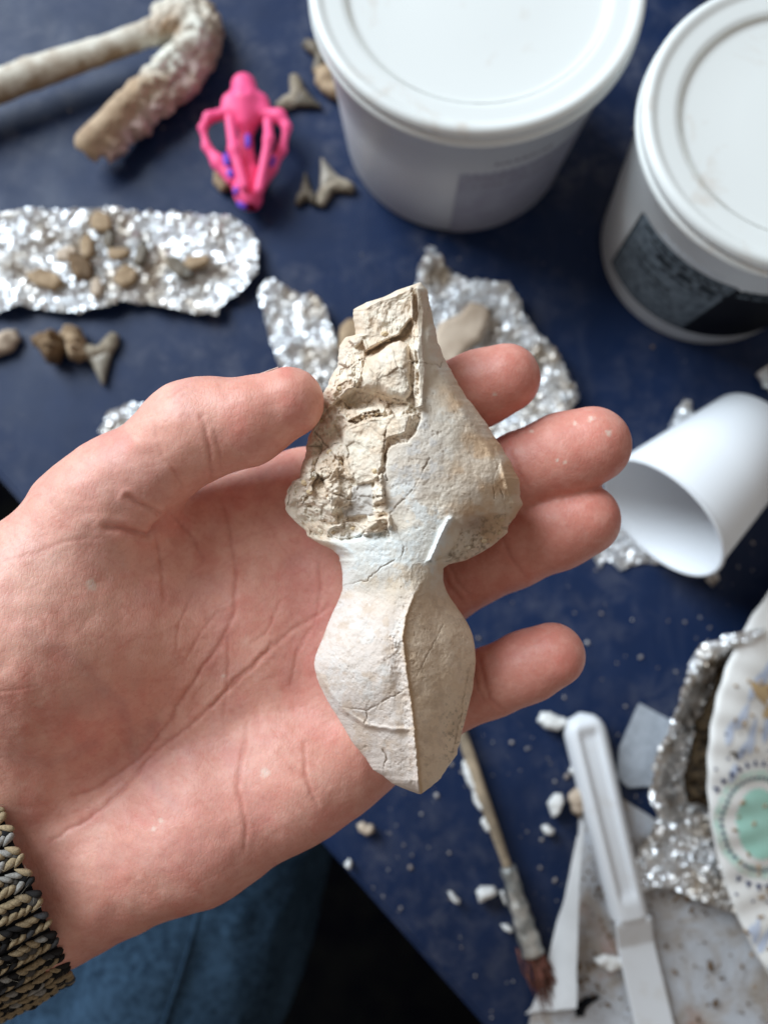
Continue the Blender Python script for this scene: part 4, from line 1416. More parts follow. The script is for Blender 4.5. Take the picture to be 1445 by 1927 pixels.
# ------------------------------------------------------------------ bones and teeth on the table
def lump(name, pts, z0, thick, mat, label, cat, group=None, seed=0, rag=.0008, noise=.15, rw=None, parent=None, ns=220):
    P = on_z(np.array([p[0] for p in pts], float), np.array([p[1] for p in pts], float), z0 + thick * .4)[:, :2]
    size = np.ptp(P, 0).min()
    V, Fc = inflate(P, z0, thick, max(.0008, size / 16), rw or size * .35, seed, rag, noise, ns)
    o = build(name, V, Fc, mat, parent, True)
    if label:
        tag(o, label, cat, group)
    return o


def shark_tooth(px, py, size, rot, label, z0=.0006, crown='tooth_crown', root='tooth_root', seed=0, lean=0.0, wide=1.0):
    """Y-shaped fossil shark tooth: two-lobed root and a pointed blade."""
    c, s_ = math.cos(R(rot)), math.sin(R(rot))

    def tr(p):
        x, y = p[0] * wide + lean * max(0, -p[1]), p[1]
        return (px + size * (x * c - y * s_), py + size * (x * s_ + y * c) * -1)
    rt = [(-.62, .36), (-.46, .52), (-.22, .40), (0, .26), (.22, .40), (.46, .52), (.62, .36), (.50, .10), (.32, -.06), (-.32, -.06), (-.50, .10)]
    cr = [(-.40, .12), (-.1, .06), (.1, .06), (.40, .12), (.28, -.14), (.15, -.46), (.03, -.78), (-.03, -.78), (-.15, -.46), (-.28, -.14)]
    base = on_z(np.array(float(px)), np.array(float(py)), z0)
    r = thing('fossil_tooth', label, 'fossil tooth', (base[0], base[1], z0), 'fossil shark teeth on the table')
    lump('root', [tr(p) for p in rt], z0, size * .26e-3 * .18 + .0018, M[root], None, None, None, seed, .0004, .12, None, r)
    lump('crown', [tr(p) for p in cr], z0 + .0004, size * .26e-3 * .12 + .0016, M[crown], None, None, None, seed + 1, .0001, .03, None, r)
    return r


shark_tooth(560, 182, 63, 62, 'dark y-shaped fossil tooth between the pink skull and the frosted tub', seed=11, crown='tooth_dark', lean=.1)
shark_tooth(622, 345, 66, 205, 'pale tan forked fossil tooth left of the frosted tub base', seed=12, lean=-.1)
shark_tooth(576, 362, 52, 182, 'narrow grey fossil tooth beside the pale forked one', seed=13, crown='tooth_dark', root='tooth_dark', wide=.7)
shark_tooth(190, 668, 72, 18, 'forked brown fossil tooth with a curved blade below the foil strip', seed=14, lean=-.25)
shark_tooth(606, 100, 58, 110, 'blackish fossil tooth tucked against the rim of the frosted tub', seed=15, crown='tooth_dark', root='tooth_dark')
lump('fossil_fragment', [(590, 130), (620, 120), (650, 150), (662, 185), (640, 190), (606, 175), (592, 155)], .0006, .007, M['fossil'], 'rounded tan fossil piece half hidden by the frosted tub', 'fossil fragment', 'loose fossil pieces', 21)
lump('fossil_fragment', [(640, 190), (656, 188), (662, 225), (648, 228)], .0006, .005, M['fossil'], 'slender tan fossil sliver touching the frosted tub', 'fossil fragment', 'loose fossil pieces', 22)
lump('fossil_fragment', [(402, 325), (420, 316), (436, 328), (436, 356), (416, 362), (400, 346)], .0006, .006, M['fossil'], 'small round tan pebble of bone under the pink skull snout', 'fossil fragment', 'loose fossil pieces', 23)
lump('fossil_fragment', [(-30, 640), (10, 622), (32, 620), (38, 640), (24, 660), (-30, 680)], .0006, .007, M['flake'], 'pale tan fossil piece at the left edge below the foil', 'fossil fragment', 'loose fossil pieces', 24)
lump('fossil_fragment', [(57, 636), (75, 626), (105, 622), (118, 634), (126, 660), (112, 684), (88, 682), (76, 660), (60, 650)], .0006, .013, M['fossil_dark'], 'chunky two-tone brown vertebra piece left of the small cube-like one', 'fossil fragment', 'loose fossil pieces', 25, .001, .25)
lump('fossil_fragment', [(110, 628), (130, 616), (155, 618), (160, 640), (164, 668), (150, 682), (130, 676), (124, 650)], .0006, .011, M['fossil'], 'blocky tan fossil chunk between the vertebra piece and the forked tooth', 'fossil fragment', 'loose fossil pieces', 26, .001, .25)
lump('fossil_fragment', [(640, 612), (655, 598), (690, 596), (700, 640), (660, 690), (636, 660)], .006, .006, M['fossil'], 'tan fossil slab behind the left edge of the skull', 'fossil fragment', 'loose fossil pieces', 27)
lump('bone_flake', [(812, 640), (826, 606), (862, 592), (884, 568), (908, 572), (930, 584), (918, 612), (908, 640), (880, 660), (850, 690), (815, 690)], .010, .003, M['flake'], 'broad pale tan bone flake lying on the largest foil piece', 'bone flake', None, 28, .0006, .05, .002)
lump('bone_flake', [(1068, 1500), (1082, 1482), (1098, 1480), (1102, 1520), (1090, 1540), (1076, 1530)], .0006, .006, M['flake'], 'beige bone chip tucked against the white spatula handle', 'bone flake', None, 29)
# fragments on the foil strip
FR = [(150, 500, 34, 'fossil_dark', 'darkest brown tooth fragment in the left cluster on the foil strip'), (165, 470, 28, 'fossil', 'tan triangular fragment topping the left cluster on the foil strip'), (88, 525, 32, 'fossil', 'leftmost tan tooth fragment lying on the foil strip'), (125, 480, 22, 'flake', 'pale sliver left of the dark fragment on the foil strip'),
      (190, 420, 26, 'fossil', 'tan fragment at the top edge of the foil strip'), (222, 478, 26, 'fossil', 'mid-sized tan fragment right of the left cluster on the foil'), (236, 520, 26, 'fossil', 'upright tan fragment near the lower middle of the foil strip'), (266, 484, 28, 'tooth_dark', 'greyish fragment in the middle of the foil strip'),
      (340, 506, 30, 'tooth_dark', 'dark grey-brown tooth of the right pair on the foil strip'), (372, 492, 26, 'fossil', 'light brown wedge of the right pair on the foil strip'), (182, 545, 22, 'flake', 'pale crumb below the left cluster on the foil strip'), (206, 450, 20, 'tooth_dark', 'small dark chip above the middle of the foil strip')]
for k, (x, y, r_, mt, lb) in enumerate(FR):
    rr = random.Random(k + 50)
    n = 6
    sq, a0 = rr.uniform(.5, .8), rr.uniform(0, 3.1)
    pts = []
    for i in range(n):
        a = 2 * math.pi * i / n
        u, v = r_ * rr.uniform(.65, 1.3) * math.cos(a), r_ * sq * rr.uniform(.65, 1.3) * math.sin(a)
        pts.append((x + u * math.cos(a0) - v * math.sin(a0), y + u * math.sin(a0) + v * math.cos(a0)))
    lump('tooth_fragment', pts, .0055, .0038, M[mt], lb, 'tooth fragment', 'brown fragments on the foil strip', 60 + k, .0004, .12, .0012)

# plaster crumbs
CRUMBS = [([(1010, 1358), (1018, 1340), (1036, 1340), (1050, 1348), (1066, 1352), (1068, 1366), (1050, 1376), (1026, 1372)], 'largest white double plaster crumb by the spatula tip'),
          ([(1030, 1512), (1042, 1494), (1058, 1492), (1062, 1508), (1052, 1532), (1038, 1540)], 'oval white plaster crumb left of the spatula handle'),
          ([(1070, 1452), (1078, 1436), (1092, 1440), (1094, 1458), (1082, 1464)], 'round white crumb half under the spatula handle'),
          ([(1018, 1556), (1028, 1552), (1044, 1562), (1040, 1572), (1024, 1572)], 'small white crumb below the oval one'),
          ([(895, 1678), (905, 1668), (930, 1668), (938, 1680), (922, 1690), (912, 1694), (902, 1700)], 'white crumb with a tan foot left of the brush'),
          ([(840, 1678), (850, 1678), (866, 1694), (864, 1702), (852, 1698)], 'slim white crumb between the table edge and the brush'),
          ([(942, 1740), (954, 1740), (968, 1750), (962, 1756), (948, 1752)], 'thin white chip close to the brush ferrule'),
          ([(672, 1552), (684, 1546), (692, 1552), (704, 1552), (704, 1566), (690, 1574), (676, 1566)], 'cream crumb below the tip of the fossil skull'),
          ([(1098, 1395), (1106, 1390), (1112, 1400), (1104, 1408)], 'faint white grain just right of the double crumb'),
          ([(648, 1628), (656, 1616), (664, 1622), (658, 1640)], 'white flake nearest the table edge')]
for k, (pts, lb) in enumerate(CRUMBS):
    w_ = np.ptp(np.array(pts), 0).min()
    lump('plaster_crumb', pts, .0003, w_ * .2e-3 + .0012, M['crumb'] if 'cream' not in lb else M['flake'], lb, 'plaster crumb', 'white plaster crumbs on the table', 90 + k, .0003, .1)

# fine specks: too many to count
iv, ifc = ico(1)
VV, FF = [], []
r = np.random.default_rng(12)
cnt = 0
while cnt < 420:
    x, y = r.uniform(560, 1445), r.uniform(880, 1927)
    if cnt > 370:
        x, y = r.uniform(0, 1445), r.uniform(0, 900)
    dens = .25 + .75 * (vnoise(np.array([[x / 120, y / 120]]), 4)[0] > -.1)
    if y < 1400 and cnt <= 370 and r.random() < .45 or r.random() > dens:
        continue
    p = on_z(np.array(x), np.array(y), .0005)
    if (p[:2] - e0) @ en < .004:
        continue
    s_ = min(.0016, .00038 * np.exp(r.normal(0, .55)))
    a = r.uniform(0, 3)
    v = iv * np.array([s_ * r.uniform(.9, 1.7), s_, s_ * .6])
    v = np.c_[v[:, 0] * math.cos(a) - v[:, 1] * math.sin(a), v[:, 0] * math.sin(a) + v[:, 1] * math.cos(a), v[:, 2]] + p
    o_ = len(VV) * len(iv)
    VV.append(v); FF += [tuple(i + o_ for i in f) for f in ifc]
    cnt += 1
sp = build('plaster_specks', np.concatenate(VV), FF, M['speck'])
sp['kind'] = 'stuff'
sp['label'] = 'fine pale plaster specks scattered over the navy table'
sp['category'] = 'specks'

# ------------------------------------------------------------------ jaw bone
def make_jaw():
    z = .016
    g = lambda x, y, zz=z: on_z(np.array(float(x)), np.array(float(y)), zz)
    lo_ = g(-140, 340, 0) - [0, .01, .012]; hi = g(440, -60, 0) + [.02, .02, .05]
    f = Field(lo_, hi, .0011)
    v = f.new()
    px = .25e-3
    for a, b, ra, rb in [((-120, 205), (60, 138), 36, 31), ((60, 138), (180, 98), 31, 26), ((180, 98), (285, 60), 26, 25), ((285, 60), (345, 38), 27, 36), ((345, 38), (376, 60), 36, 36), ((376, 60), (322, 118), 34, 27), ((322, 118), (240, 198), 27, 28), ((240, 198), (165, 270), 28, 27)]:
        f.cap(v, g(*a), g(*b), ra * px, rb * px, .0015)
    # row of broken sockets down the outer side of the short branch
    for x, y, r_ in [(392, 82, 22), (380, 112, 24), (360, 138, 22), (345, 160, 24), (322, 172, 22), (304, 196, 22), (280, 212, 20), (262, 234, 21), (236, 250, 18), (220, 274, 18), (398, 50, 20), (386, 26, 20), (360, 8, 20), (330, 6, 18), (300, 20, 16), (192, 288, 18)]:
        f.cap(v, g(x, y, .008), g(x, y, .011), r_ * px * 1.12, r_ * px * 1.12, .005)
    for x, y, r_ in [(148, 298, 17), (118, 282, 15), (196, 306, 13)]:
        f.cap(v, g(x, y, .030), g(x, y, .000), r_ * px, r_ * px, .0012, True)
    X, Y, Z = np.meshgrid(*f.ax, indexing='ij')
    near = np.abs(v) < .006
    P3 = np.stack([X[near], Y[near], Z[near]], -1)
    ppx, ppy = to_px(P3)
    ragged = sstep(250, 330, ppx + .35 * ppy) * .8 + .2
    v[near] += (.0034 * ragged ** 2 * fbm(P3 * 300, 4, 500, .6) + .0006 * fbm(P3 * 60, 3, 501)).astype(np.float32)
    v = np.maximum(v, -(Z - .0006).astype(np.float32))
    V, Fc = surface_nets(v, f.lo, f.h)
    V = smooth_mesh(V, Fc, 2, .5)
    x, y = to_px(V)
    P = np.stack([x, y], -1)
    n1 = sstep(-.2, .4, fbm(P / 30, 4, 510)); n2 = sstep(-.1, .3, fbm(P / 14, 4, 511))
    C = np.tile(np.array(srgb(222, 216, 202)), (len(V), 1))

    def mc(col, k):
        nonlocal C
        C = C + (np.array(srgb(*col)) - C) * np.clip(k, 0, 1)[:, None]
    mc((150, 124, 92), sstep(20, 42, y - (150 - x * .36) + 12 * n1) * (x < 260) * .9)
    mc((164, 134, 104), np.exp(-(((x - 312) / 40) ** 2 + ((y - 50) / 26) ** 2)) * (.6 + .5 * n2) * 1.2)
    mc((232, 232, 220), np.exp(-(((x - 322) / 34) ** 2 + ((y - 104) / 30) ** 2)) * 1.5)  # highlight at the inner bend, painted in white
    mc((226, 224, 212), np.exp(-(((x - 362) / 22) ** 2 + ((y - 40) / 30) ** 2)))
    low = sstep(118, 150, y - .25 * (x - 300)) * (x > 130) * sstep(-150, -90, -(350 - y) * .0 - 0 * x) if False else sstep(120, 150, y) * (x > 128)
    mc((196, 170, 142), low * .8)
    mc((198, 172, 170), sstep(0, 30, (x - 300) + (y - 150) * .9) * (.5 + .45 * n1))
    mc((132, 100, 76), sstep(385, 410, x + 10 * n2) * .7)
    mc((120, 96, 72), n2 * low * .3)
    bz = V[:, 2].min()
    root = thing('jaw_bone', 'v-shaped fossil jaw bone, cream with brown ends, above the pink skull', 'jaw bone', (*V[:, :2].mean(0), bz))
    Fc = np.asarray(Fc)
    fy = y[Fc].mean(1); fx = x[Fc].mean(1)
    N = vert_normals(V, Fc)
    zone = np.where((fx < 250) & (fy < 150 - .0 * fx) & (fy < 60 + (250 - fx) * .7 + 60), 0, np.where((fy < 140) & (fx > 250), 1, 2))
    for z_, nm in enumerate(['long_branch', 'chin', 'short_branch']):
        ff = Fc[zone == z_]
        used, inv = np.unique(ff, return_inverse=True)
        if len(used):
            o = build(nm, V[used], inv.reshape(-1, 4), M['jaw'], root, True, C[used])
            o.data.normals_split_custom_set_from_vertices(N[used].tolist())


make_jaw()


# ------------------------------------------------------------------ pink plastic skull
def make_pink():
    g = lambda x, y, zz=.012: on_z(np.array(float(x)), np.array(float(y)), zz)
    base = g(463, 270, 0)
    root = thing('toy_skull', 'bright pink plastic animal skull with purple spots', 'toy skull', tuple(base))
    px = .245e-3
    lo_ = g(370, 410, 0) - [0, 0, .002]; hi = g(560, 130, 0) + [0, 0, .034]

    def solid(segs, k=.003, subs=()):
        f = Field(lo_, hi, .0007)
        v = f.new()
        for (x0, y0, z0, r0), (x1, y1, z1, r1) in segs:
            f.cap(v, g(x0, y0, z0), g(x1, y1, z1), r0 * px, r1 * px, k)
        for (x0, y0, z0, r0), (x1, y1, z1, r1) in subs:
            f.cap(v, g(x0, y0, z0), g(x1, y1, z1), r0 * px, r1 * px, .002, True)
        V, Fc = surface_nets(v, f.lo, f.h)
        return smooth_mesh(V, Fc, 3, .5), Fc
    build('cranium', *solid([((459, 162, .014, 27), (460, 172, .014, 28)), ((436, 194, .013, 22), (488, 194, .013, 22)), ((432, 212, .013, 20), (494, 212, .013, 20)), ((462, 190, .015, 30), (464, 225, .012, 26)), ((464, 225, .012, 18), (462, 270, .009, 13)), ((462, 270, .008, 14), (466, 335, .008, 28)), ((446, 326, .009, 18), (462, 360, .010, 26)), ((466, 335, .009, 30), (470, 372, .010, 27))], .003,
                            [((484, 236, .024, 6), (480, 264, .024, 7)), ((448, 236, .024, 6), (454, 268, .024, 6)), ((470, 300, .026, 13), (473, 352, .023, 9)), ((460, 160, .026, 9), (460, 162, .024, 9))]), M['pink'], root)
    for arch in ([((424, 212, .014, 13), (393, 220, .015, 10)), ((393, 220, .015, 10), (381, 240, .015, 7)), ((381, 240, .015, 7), (389, 276, .014, 7)), ((389, 276, .014, 8), (412, 306, .013, 14)), ((412, 306, .013, 15), (438, 336, .012, 16))],
                 [((496, 214, .014, 14), (526, 218, .015, 13)), ((526, 218, .015, 13), (540, 238, .015, 8)), ((540, 238, .015, 8), (531, 282, .013, 8)), ((531, 282, .013, 9), (508, 316, .012, 13)), ((508, 316, .012, 14), (490, 345, .012, 14))]):
        build('cheek_arch', *solid(arch, .003), M['pink'], root)
    for bar in ([((432, 222, .019, 10), (441, 282, .020, 12)), ((441, 282, .020, 12), (460, 350, .018, 11))], [((504, 228, .019, 10), (506, 262, .020, 10)), ((506, 262, .020, 10), (488, 356, .018, 11))]):
        build('jaw_bar', *solid(bar, .003), M['pink'], root)
    iv, ifc = ico(3)
    for k, (x, y, zz, rx, ry, rot) in enumerate([(426, 300, .0160, 8, 18, -14), (434, 326, .0150, 8, 14, -22), (445, 358, .0155, 7, 10, 10), (456, 384, .0120, 14, 8, 30), (467, 264, .0185, 7, 17, 0), (512, 306, .0150, 6, 15, 14)]):
        v = iv * (1 + .25 * fbm(iv * 1.3 + k, 2, k))[:, None] * np.array([rx * px, ry * px, .0016])
        a = R(-rot)
        v = np.c_[v[:, 0] * math.cos(a) - v[:, 1] * math.sin(a), v[:, 0] * math.sin(a) + v[:, 1] * math.cos(a), v[:, 2]] + g(x, y, zz)
        build('purple_spot', v, ifc, M['purple'], root)


make_pink()

# ------------------------------------------------------------------ paper, brush, spatula, plate
def sheet(name, pts, z0, mat, label, cat, seed, amp=.0012, fold=None, group=None):
    P = on_z(np.array([p[0] for p in pts], float), np.array([p[1] for p in pts], float), z0)[:, :2]
    V, Fc, d = fill2d(P, .003, .3, .0004, seed)
    z = z0 + amp * (1.3 + fbm(np.c_[V, V[:, :1] * 0] * 45, 4, seed)) + amp * .35 * fbm(np.c_[V, V[:, :1] * 0] * 220, 3, seed) + amp * 1.1 * (.3 - np.abs(fbm(np.c_[V, V[:, :1] * 0] * 38 + 5, 2, seed + 9)))
    if fold is not None:
        z = z + fold(V)
    N_ = len(V)
    VV = np.concatenate([np.c_[V, z], np.c_[V, z - .00025]])
    FF = list(Fc) + [tuple(i + N_ for i in f[::-1]) for f in Fc]
    o = build(name, VV, FF, mat, None, True)
    return tag(o, label, cat, group)


sheet('paper_sheet', [(1088, 1538), (1150, 1490), (1260, 1560), (1420, 1700), (1560, 1860), (1560, 2060), (960, 2060), (1000, 1900), (1072, 1868), (1078, 1700)], .0009, M['stained'], 'large grey paper sheet stained brown and rust under the spatula', 'paper', 31, .0013)
fo = on_z(np.array([1082., 1072.]), np.array([1560., 1880.]), 0)[:, :2]
sheet('paper_flap', [(1090, 1535), (1076, 1570), (1058, 1680), (1036, 1770), (1024, 1840), (1000, 1895), (988, 1908), (1040, 1896), (1052, 1888), (1075, 1880), (1078, 1780), (1080, 1660)], .003, M['paper'], 'bright white folded paper flap right of the brush tip', 'paper', 32, .0008, lambda V: .008 * np.exp(-(poly_dist(V, fo, False) / .008) ** 2))
sheet('paper_towel', [(1200, 1322), (1268, 1360), (1250, 1430), (1236, 1480), (1180, 1482), (1158, 1462), (1164, 1405)], .0012, M['towel'], 'small grey paper towel corner between the spatula and foil tray', 'paper towel', 33)
lump('fossil_fragment', [(1082, 1892), (1098, 1880), (1120, 1872), (1130, 1878), (1118, 1890), (1104, 1896), (1098, 1914), (1084, 1918)], .003, .003, M['label_ink'], 'black flake on the stained paper near the bottom edge', 'fragment', 'loose fossil pieces', 35)
lump('plaster_crumb', [(1112, 1806), (1140, 1796), (1172, 1800), (1174, 1820), (1150, 1830), (1125, 1818)], .003, .004, M['crumb'], 'flat white plaster crumb on the stained paper left of the blade', 'plaster crumb', 'white plaster crumbs on the table', 36)


def make_brush():
    A = on_z(np.array([845., 872, 905, 958]), np.array([1300., 1390, 1490, 1640]), .006)
    root = thing('paint_brush', 'old paint brush with a bare wooden handle crusted in plaster', 'brush', tuple(on_z(np.array(950.), np.array(1640.), 0)))
    pts = densify(A, .004, False)
    n = len(pts)
    V, Fc = tube(pts, [.0019 + .0009 * math.sin(math.pi * (i / n) ** .8) for i in range(n)], 14)
    hd = build('handle', V, Fc, M['wood'], root)
    B = on_z(np.array([956., 972, 988, 1003]), np.array([1632., 1690, 1745, 1795]), .006)
    pts = densify(B, .002, False)
    n = len(pts)
    rad = [.0036 + .0014 * sstep(0, 1, i / n) + .0004 * math.sin(i * 1.9) for i in range(n)]
    V, Fc = tube(pts, rad, 16)
    V = V + .0006 * np.stack([fbm(V * 300, 3, 1), fbm(V * 300, 3, 2), fbm(V * 300, 3, 3)], -1)
    build('ferrule', V, Fc, M['ferrule'], root)
    # bristles: clumped strands splaying towards the tip
    VV, FF = [], []
    r_ = np.random.default_rng(3)
    a = on_z(np.array(1002.), np.array(1792.), .006)
    for k in range(70):
        tx, ty = 1032 + r_.normal(0, 9), 1868 + r_.normal(0, 16)
        if k % 5 == 0:
            tx, ty = 1050 + r_.normal(0, 4), 1850 + r_.normal(0, 10)
        b = on_z(np.array(tx), np.array(ty), .006 + r_.normal(0, .0012))
        o0 = np.array([r_.normal(0, .0022), r_.normal(0, .0016), r_.normal(0, .0016)])
        mid = (a + o0 + b) / 2 + o0 * .5
        V, Fc = tube([a + o0, mid, b], [.0006, .0005, .00015], 5)
        o_ = sum(len(v) for v in VV)
        VV.append(V); FF += [tuple(i + o_ for i in f) for f in Fc]
    build('bristles', np.concatenate(VV), FF, M['bristle'], root)
    # plaster lumps stuck along the handle
    for k, (x, y, l, w_) in enumerate([(884, 1462, 34, 10), (900, 1508, 20, 8), (915, 1552, 15, 8), (948, 1690, 18, 4)]):
        a_ = R(70)
        pts = [(x + l * math.cos(t) * math.cos(a_) - w_ * math.sin(t) * math.sin(a_), y + l * math.cos(t) * math.sin(a_) + w_ * math.sin(t) * math.cos(a_)) for t in np.linspace(0, 2 * math.pi, 11)[:-1]]
        lump('plaster_crust', pts, .0025, .005, M['crumb'], None, None, None, 130 + k, .0005, .2, None, root)


make_brush()


def make_spatula():
    root = thing('spatula', 'white plastic spatula with a channelled handle lying on stained paper', 'spatula', tuple(on_z(np.array(1150.), np.array(1580.), 0)))
    a = on_z(np.array(1110.), np.array(1385.), .014); b = on_z(np.array(1194.), np.array(1738.), .014)
    ax = (b - a)[:2]; L = np.linalg.norm(ax); ax = ax / L; sd = np.array([-ax[1], ax[0]])
    px = .2535e-3
    # handle: rounded end, slight taper, sunken channel
    prof = []
    n = 46
    V, Fc = [], []
    m_ = 25
    W0, W1 = 39 * px, 33 * px
    for i in range(n):
        t = i / (n - 1)
        u = -W0 + (L + W0) * (t ** 1.6 if t < .0 else t)
        if u < 0:
            w = math.sqrt(max(W0 ** 2 - u * u, 1e-9))
        else:
            w = W0 + (W1 - W0) * u / L
        for j in range(m_):
            v = -1 + 2 * j / (m_ - 1)
            edge = math.sqrt(max(0, 1 - abs(v) ** 5))
            z = .005 + .0085 * edge
            chan = sstep(.50, .36, abs(v)) * sstep(.0, .004, u + .0035) * (1 - sstep(L - .012, L - .008, u))
            z -= .0024 * chan
            endf = sstep(-W0, -W0 + .005, u)
            z = .005 + (z - .005) * (.25 + .75 * math.sqrt(endf))
            p = a[:2] + ax * u + sd * (w * v)
            V.append((p[0], p[1], z))
    top = len(V)
    for i in range(n):
        for j in range(m_):
            V.append((V[i * m_ + j][0], V[i * m_ + j][1], .0042))
    for i in range(n - 1):
        for j in range(m_ - 1):
            q = (i * m_ + j, (i + 1) * m_ + j, (i + 1) * m_ + j + 1, i * m_ + j + 1)
            Fc.append(q); Fc.append(tuple(top + k for k in q[::-1]))
        for j in (0, m_ - 1):
            Fc.append((i * m_ + j, top + i * m_ + j, top + (i + 1) * m_ + j, (i + 1) * m_ + j))
    for i in (0, n - 1):
        for j in range(m_ - 1):
            Fc.append((i * m_ + j, i * m_ + j + 1, top + i * m_ + j + 1, top + i * m_ + j))
    h = build('handle', V, Fc, M['spatula'], root)
    bm = bmesh.new(); bm.from_mesh(h.data); bmesh.ops.recalc_face_normals(bm, faces=bm.faces); bm.to_mesh(h.data); bm.free()
    # step down and the flat blade
    V, Fc = [], []
    stations = [(L - .0005, .0130, W1 * .98), (L + .0015, .0125, W1 * .96), (L + .0105, .0078, W1 * .98), (L + .012, .0072, W1), (L + .05, .0066, W1 * 1.02), (L + .11, .0062, W1 * 1.05)]
    for u, z, w in stations:
        for v, dz in ((-1, -.0004), (-.93, 0), (.93, 0), (1, -.0004), (1, -.0022), (-1, -.0022)):
            p = a[:2] + ax * u + sd * (w * v)
            V.append((p[0], p[1], z + dz))
    for i in range(len(stations) - 1):
        for j in range(6):
            Fc.append((i * 6 + j, (i + 1) * 6 + j, (i + 1) * 6 + (j + 1) % 6, i * 6 + (j + 1) % 6))
    Fc.append(tuple(range(6))); e = (len(stations) - 1) * 6; Fc.append(tuple(range(e + 5, e - 1, -1)))
    bl = build('blade', V, Fc, M['spatula'], root, False)
    bm = bmesh.new(); bm.from_mesh(bl.data); bmesh.ops.recalc_face_normals(bm, faces=bm.faces); bm.to_mesh(bl.data); bm.free()


make_spatula()


def make_plate():
    RR, ZR = .136, .022
    lft = on_z(np.array(1333.), np.array(1500.), ZR)
    c = np.array([lft[0] + RR, lft[1], 0])
    root = thing('paper_plate', 'cream paper plate printed with an aqua medallion, navy dots and blue petals', 'plate', (c[0], c[1], .002))

    def pz(r, th=0.0):
        k = sstep(.60 * RR, .97 * RR, r)
        return .006 + (ZR - .006) * k + .0007 * math.sin(th * 62) * float(sstep(.72 * RR, .95 * RR, r))
    nr, nt = 36, 372
    V, Fc = [], []
    for i in range(nr + 1):
        r_ = RR * (i / nr) ** .8 if i else 1e-4
        for k in range(nt):
            a = 2 * math.pi * k / nt
            V.append((c[0] + r_ * math.cos(a), c[1] + r_ * math.sin(a), pz(r_, a)))
    o_ = len(V)
    V += [(x, y, z - .0009) for x, y, z in V]
    for i in range(nr):
        for k in range(nt):
            k2 = (k + 1) % nt
            q = (i * nt + k, (i + 1) * nt + k, (i + 1) * nt + k2, i * nt + k2)
            Fc.append(q); Fc.append(tuple(o_ + j for j in q[::-1]))
    for k in range(nt):
        k2 = (k + 1) % nt
        Fc.append((nr * nt + k, o_ + nr * nt + k, o_ + nr * nt + k2, nr * nt + k2))
    build('dish', V, Fc, M['plate'], root)

    def place(pts, lift):
        P = np.asarray(pts)
        d = P - c[:2]
        return np.array([(p[0], p[1], pz(math.hypot(*q), math.atan2(q[1], q[0])) + lift) for p, q in zip(P, d)])

    def pt(x, y, z=.014):
        return on_z(np.array(float(x)), np.array(float(y)), z)[:2]

    def patch(name, polys, mat, lift, step=.0012):
        VV, FF = [], []
        for k, P in enumerate(polys):
            P = np.asarray(P)
            keep = np.hypot(*(P - c[:2]).T).max() < RR - .0005
            if not keep:
                dd = P - c[:2]; rr_ = np.hypot(*dd.T)
                P = c[:2] + dd * np.minimum(1, (RR - .0008) / rr_)[:, None]
            v, f, _ = fill2d(P, step, .1, 0, k)
            o2 = len(VV); VV += list(place(v, lift)); FF += [tuple(i + o2 for i in q) for q in f]
        return build(name, VV, FF, mat, root)
    mcx = pt(1424, 1547)
    px = .25e-3
    circ = lambda r_, n=56, cc=mcx, sq=1.0: [(cc[0] + r_ * math.cos(a) * sq, cc[1] + r_ * math.sin(a)) for a in np.linspace(0, 2 * math.pi, n + 1)[:-1]]
    patch('printed_ring', [circ(92 * px)], M['plate_pale'], .0003)
    patch('printed_band', [circ(72 * px)], M['plate'], .00045)
    patch('printed_medallion', [[(mcx[0] + (48 + 5 * (k % 2)) * px * math.cos(a), mcx[1] + (57 + 5 * (k % 2)) * px * math.sin(a)) for k, a in enumerate(np.linspace(0, 2 * math.pi, 61)[:-1])]], M['plate_aqua'], .0006)
    dots, tri = [], []
    for k in range(44):
        a = 2 * math.pi * k / 44
        dots.append(circ(3.4 * px, 8, (mcx[0] + 78 * px * math.cos(a), mcx[1] + 78 * px * math.sin(a))))
    patch('printed_dots', dots, M['plate_navy'], .0008, .004)
    for k in range(34):
        a = 2 * math.pi * (k + .5) / 34
        e1 = np.array([math.cos(a), math.sin(a)]); e2 = np.array([-e1[1], e1[0]])
        q = mcx + e1 * 99 * px
        if np.hypot(*(q + e1 * 12 * px - c[:2])) < RR - .002:
            tri.append([q + e2 * 6 * px, q - e2 * 6 * px, q + e1 * 12 * px])
    patch('printed_triangles', tri, M['plate_navy'], .0008, .004)
    d2 = []
    for k in range(26):
        a = 2 * math.pi * k / 26 + .1
        q = mcx + 128 * px * np.array([math.cos(a), math.sin(a)])
        if np.hypot(*(q - c[:2])) < RR - .002:
            d2.append(circ(2.6 * px, 7, q))
    patch('printed_small_dots', d2, M['plate_navy'], .0008, .004)

    def petal(x0, y0, x1, y1, w_):
        a, b = pt(x0, y0), pt(x1, y1)
        d = b - a; n_ = np.array([-d[1], d[0]]); n_ = n_ / np.linalg.norm(n_) * w_ * px
        return [a + d * t + n_ * math.sin(math.pi * t ** .7) for t in np.linspace(0, 1, 9)] + [a + d * t - n_ * math.sin(math.pi * t ** .7) for t in np.linspace(1, 0, 9)[1:-1]]
    blue = [petal(1352, 1400, 1368, 1345, 8), petal(1372, 1372, 1400, 1318, 9), petal(1400, 1420, 1415, 1345, 8), petal(1376, 1428, 1396, 1390, 7), petal(1418, 1300, 1440, 1240, 9), petal(1396, 1320, 1420, 1262, 7), petal(1400, 1770, 1412, 1708, 6), petal(1408, 1785, 1440, 1725, 7), petal(1425, 1815, 1470, 1775, 8), petal(1425, 1838, 1480, 1800, 6), petal(1360, 1470, 1372, 1430, 6), petal(1436, 1400, 1448, 1330, 8), petal(1392, 1745, 1402, 1725, 5)]
    for bpet in blue:
        patch('printed_petal', [bpet], M['plate_blue'], .0004)
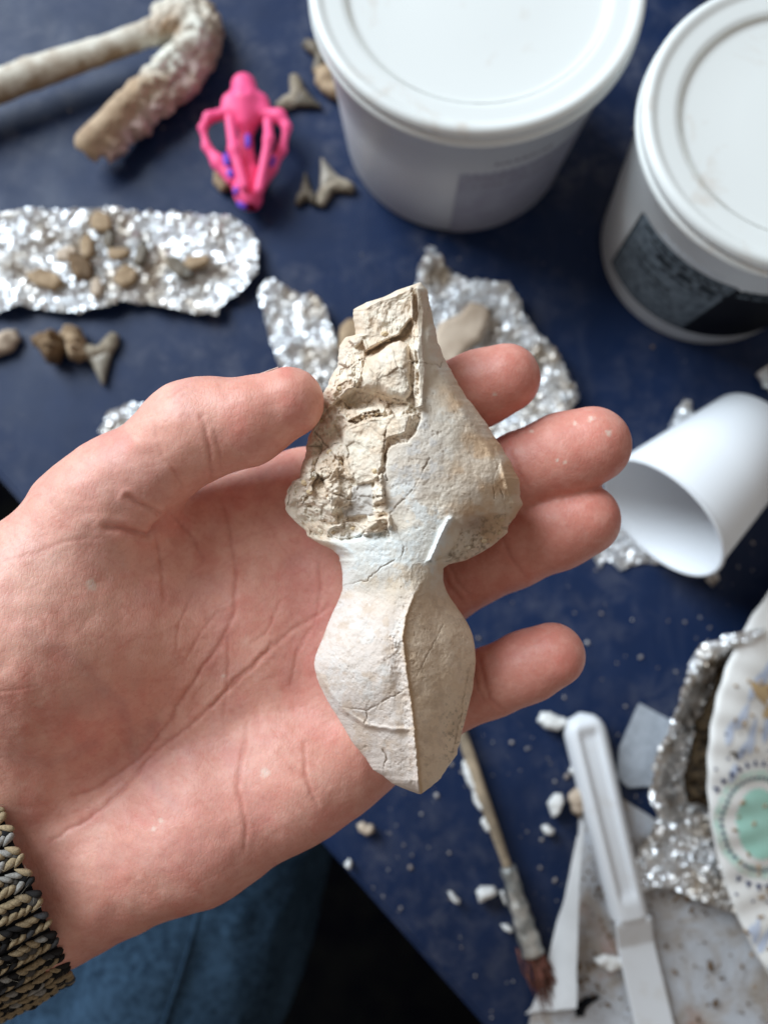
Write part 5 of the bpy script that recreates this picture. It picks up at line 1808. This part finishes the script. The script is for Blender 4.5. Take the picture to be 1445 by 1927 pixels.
    tn = [petal(1412, 1310, 1460, 1290, 14), petal(1400, 1280, 1440, 1330, 10), petal(1430, 1350, 1470, 1320, 10)]
    for bpet in tn:
        patch('printed_flower_petal', [bpet], M['plate_tan'], .0006)
    # sediment grains dropped on the plate
    iv, ifc = ico(1)
    r_ = np.random.default_rng(8)
    VV, FF = [], []
    for k in range(34):
        q = pt(r_.uniform(1365, 1480), r_.uniform(1240, 1850))
        v = iv * np.array([.0016, .0007, .0006]) * r_.uniform(.5, 1.3)
        a = r_.uniform(0, 3)
        v = np.c_[v[:, 0] * math.cos(a) - v[:, 1] * math.sin(a), v[:, 0] * math.sin(a) + v[:, 1] * math.cos(a), v[:, 2]] + place([q], .0008)[0]
        o2 = len(VV) * len(iv); VV.append(v); FF += [tuple(i + o2 for i in f) for f in ifc]
    gr = build('grit', np.concatenate(VV), FF, M['fossil'], None)
    gr['kind'] = 'stuff'; gr['label'] = 'brown grit grains sprinkled on the printed paper plate'; gr['category'] = 'grit'


make_plate()
iv, ifc = ico(1)
r = np.random.default_rng(21)
VV, FF = [], []
for k in range(300):
    cx_, cy_, sx, sy = [(1130, 1690, 26, 60), (1262, 1640, 40, 34), (1330, 1840, 60, 60), (1120, 1850, 40, 40)][k % 4 if k % 3 else 1]
    p = on_z(np.array(r.normal(cx_, sx)), np.array(r.normal(cy_, sy)), .0042)
    qx, qy = to_px(p)
    if not (1090 < qx < 1500 and 1560 < qy < 2000):
        continue
    s_ = .00045 * np.exp(r.normal(0, .55))
    v = iv * np.array([s_ * r.uniform(1, 2.4), s_, s_ * .7]); a = r.uniform(0, 3)
    v = np.c_[v[:, 0] * math.cos(a) - v[:, 1] * math.sin(a), v[:, 0] * math.sin(a) + v[:, 1] * math.cos(a), v[:, 2]] + p
    o2 = len(VV) * len(iv); VV.append(v); FF += [tuple(i + o2 for i in f) for f in ifc]
gr = build('paper_grit', np.concatenate(VV), FF, M['fossil_dark'], None)
gr['kind'] = 'stuff'; gr['label'] = 'brown grit crumbs scattered over the stained paper'; gr['category'] = 'grit'

for o in bpy.data.objects:
    if 'base' in o:
        del o['base']
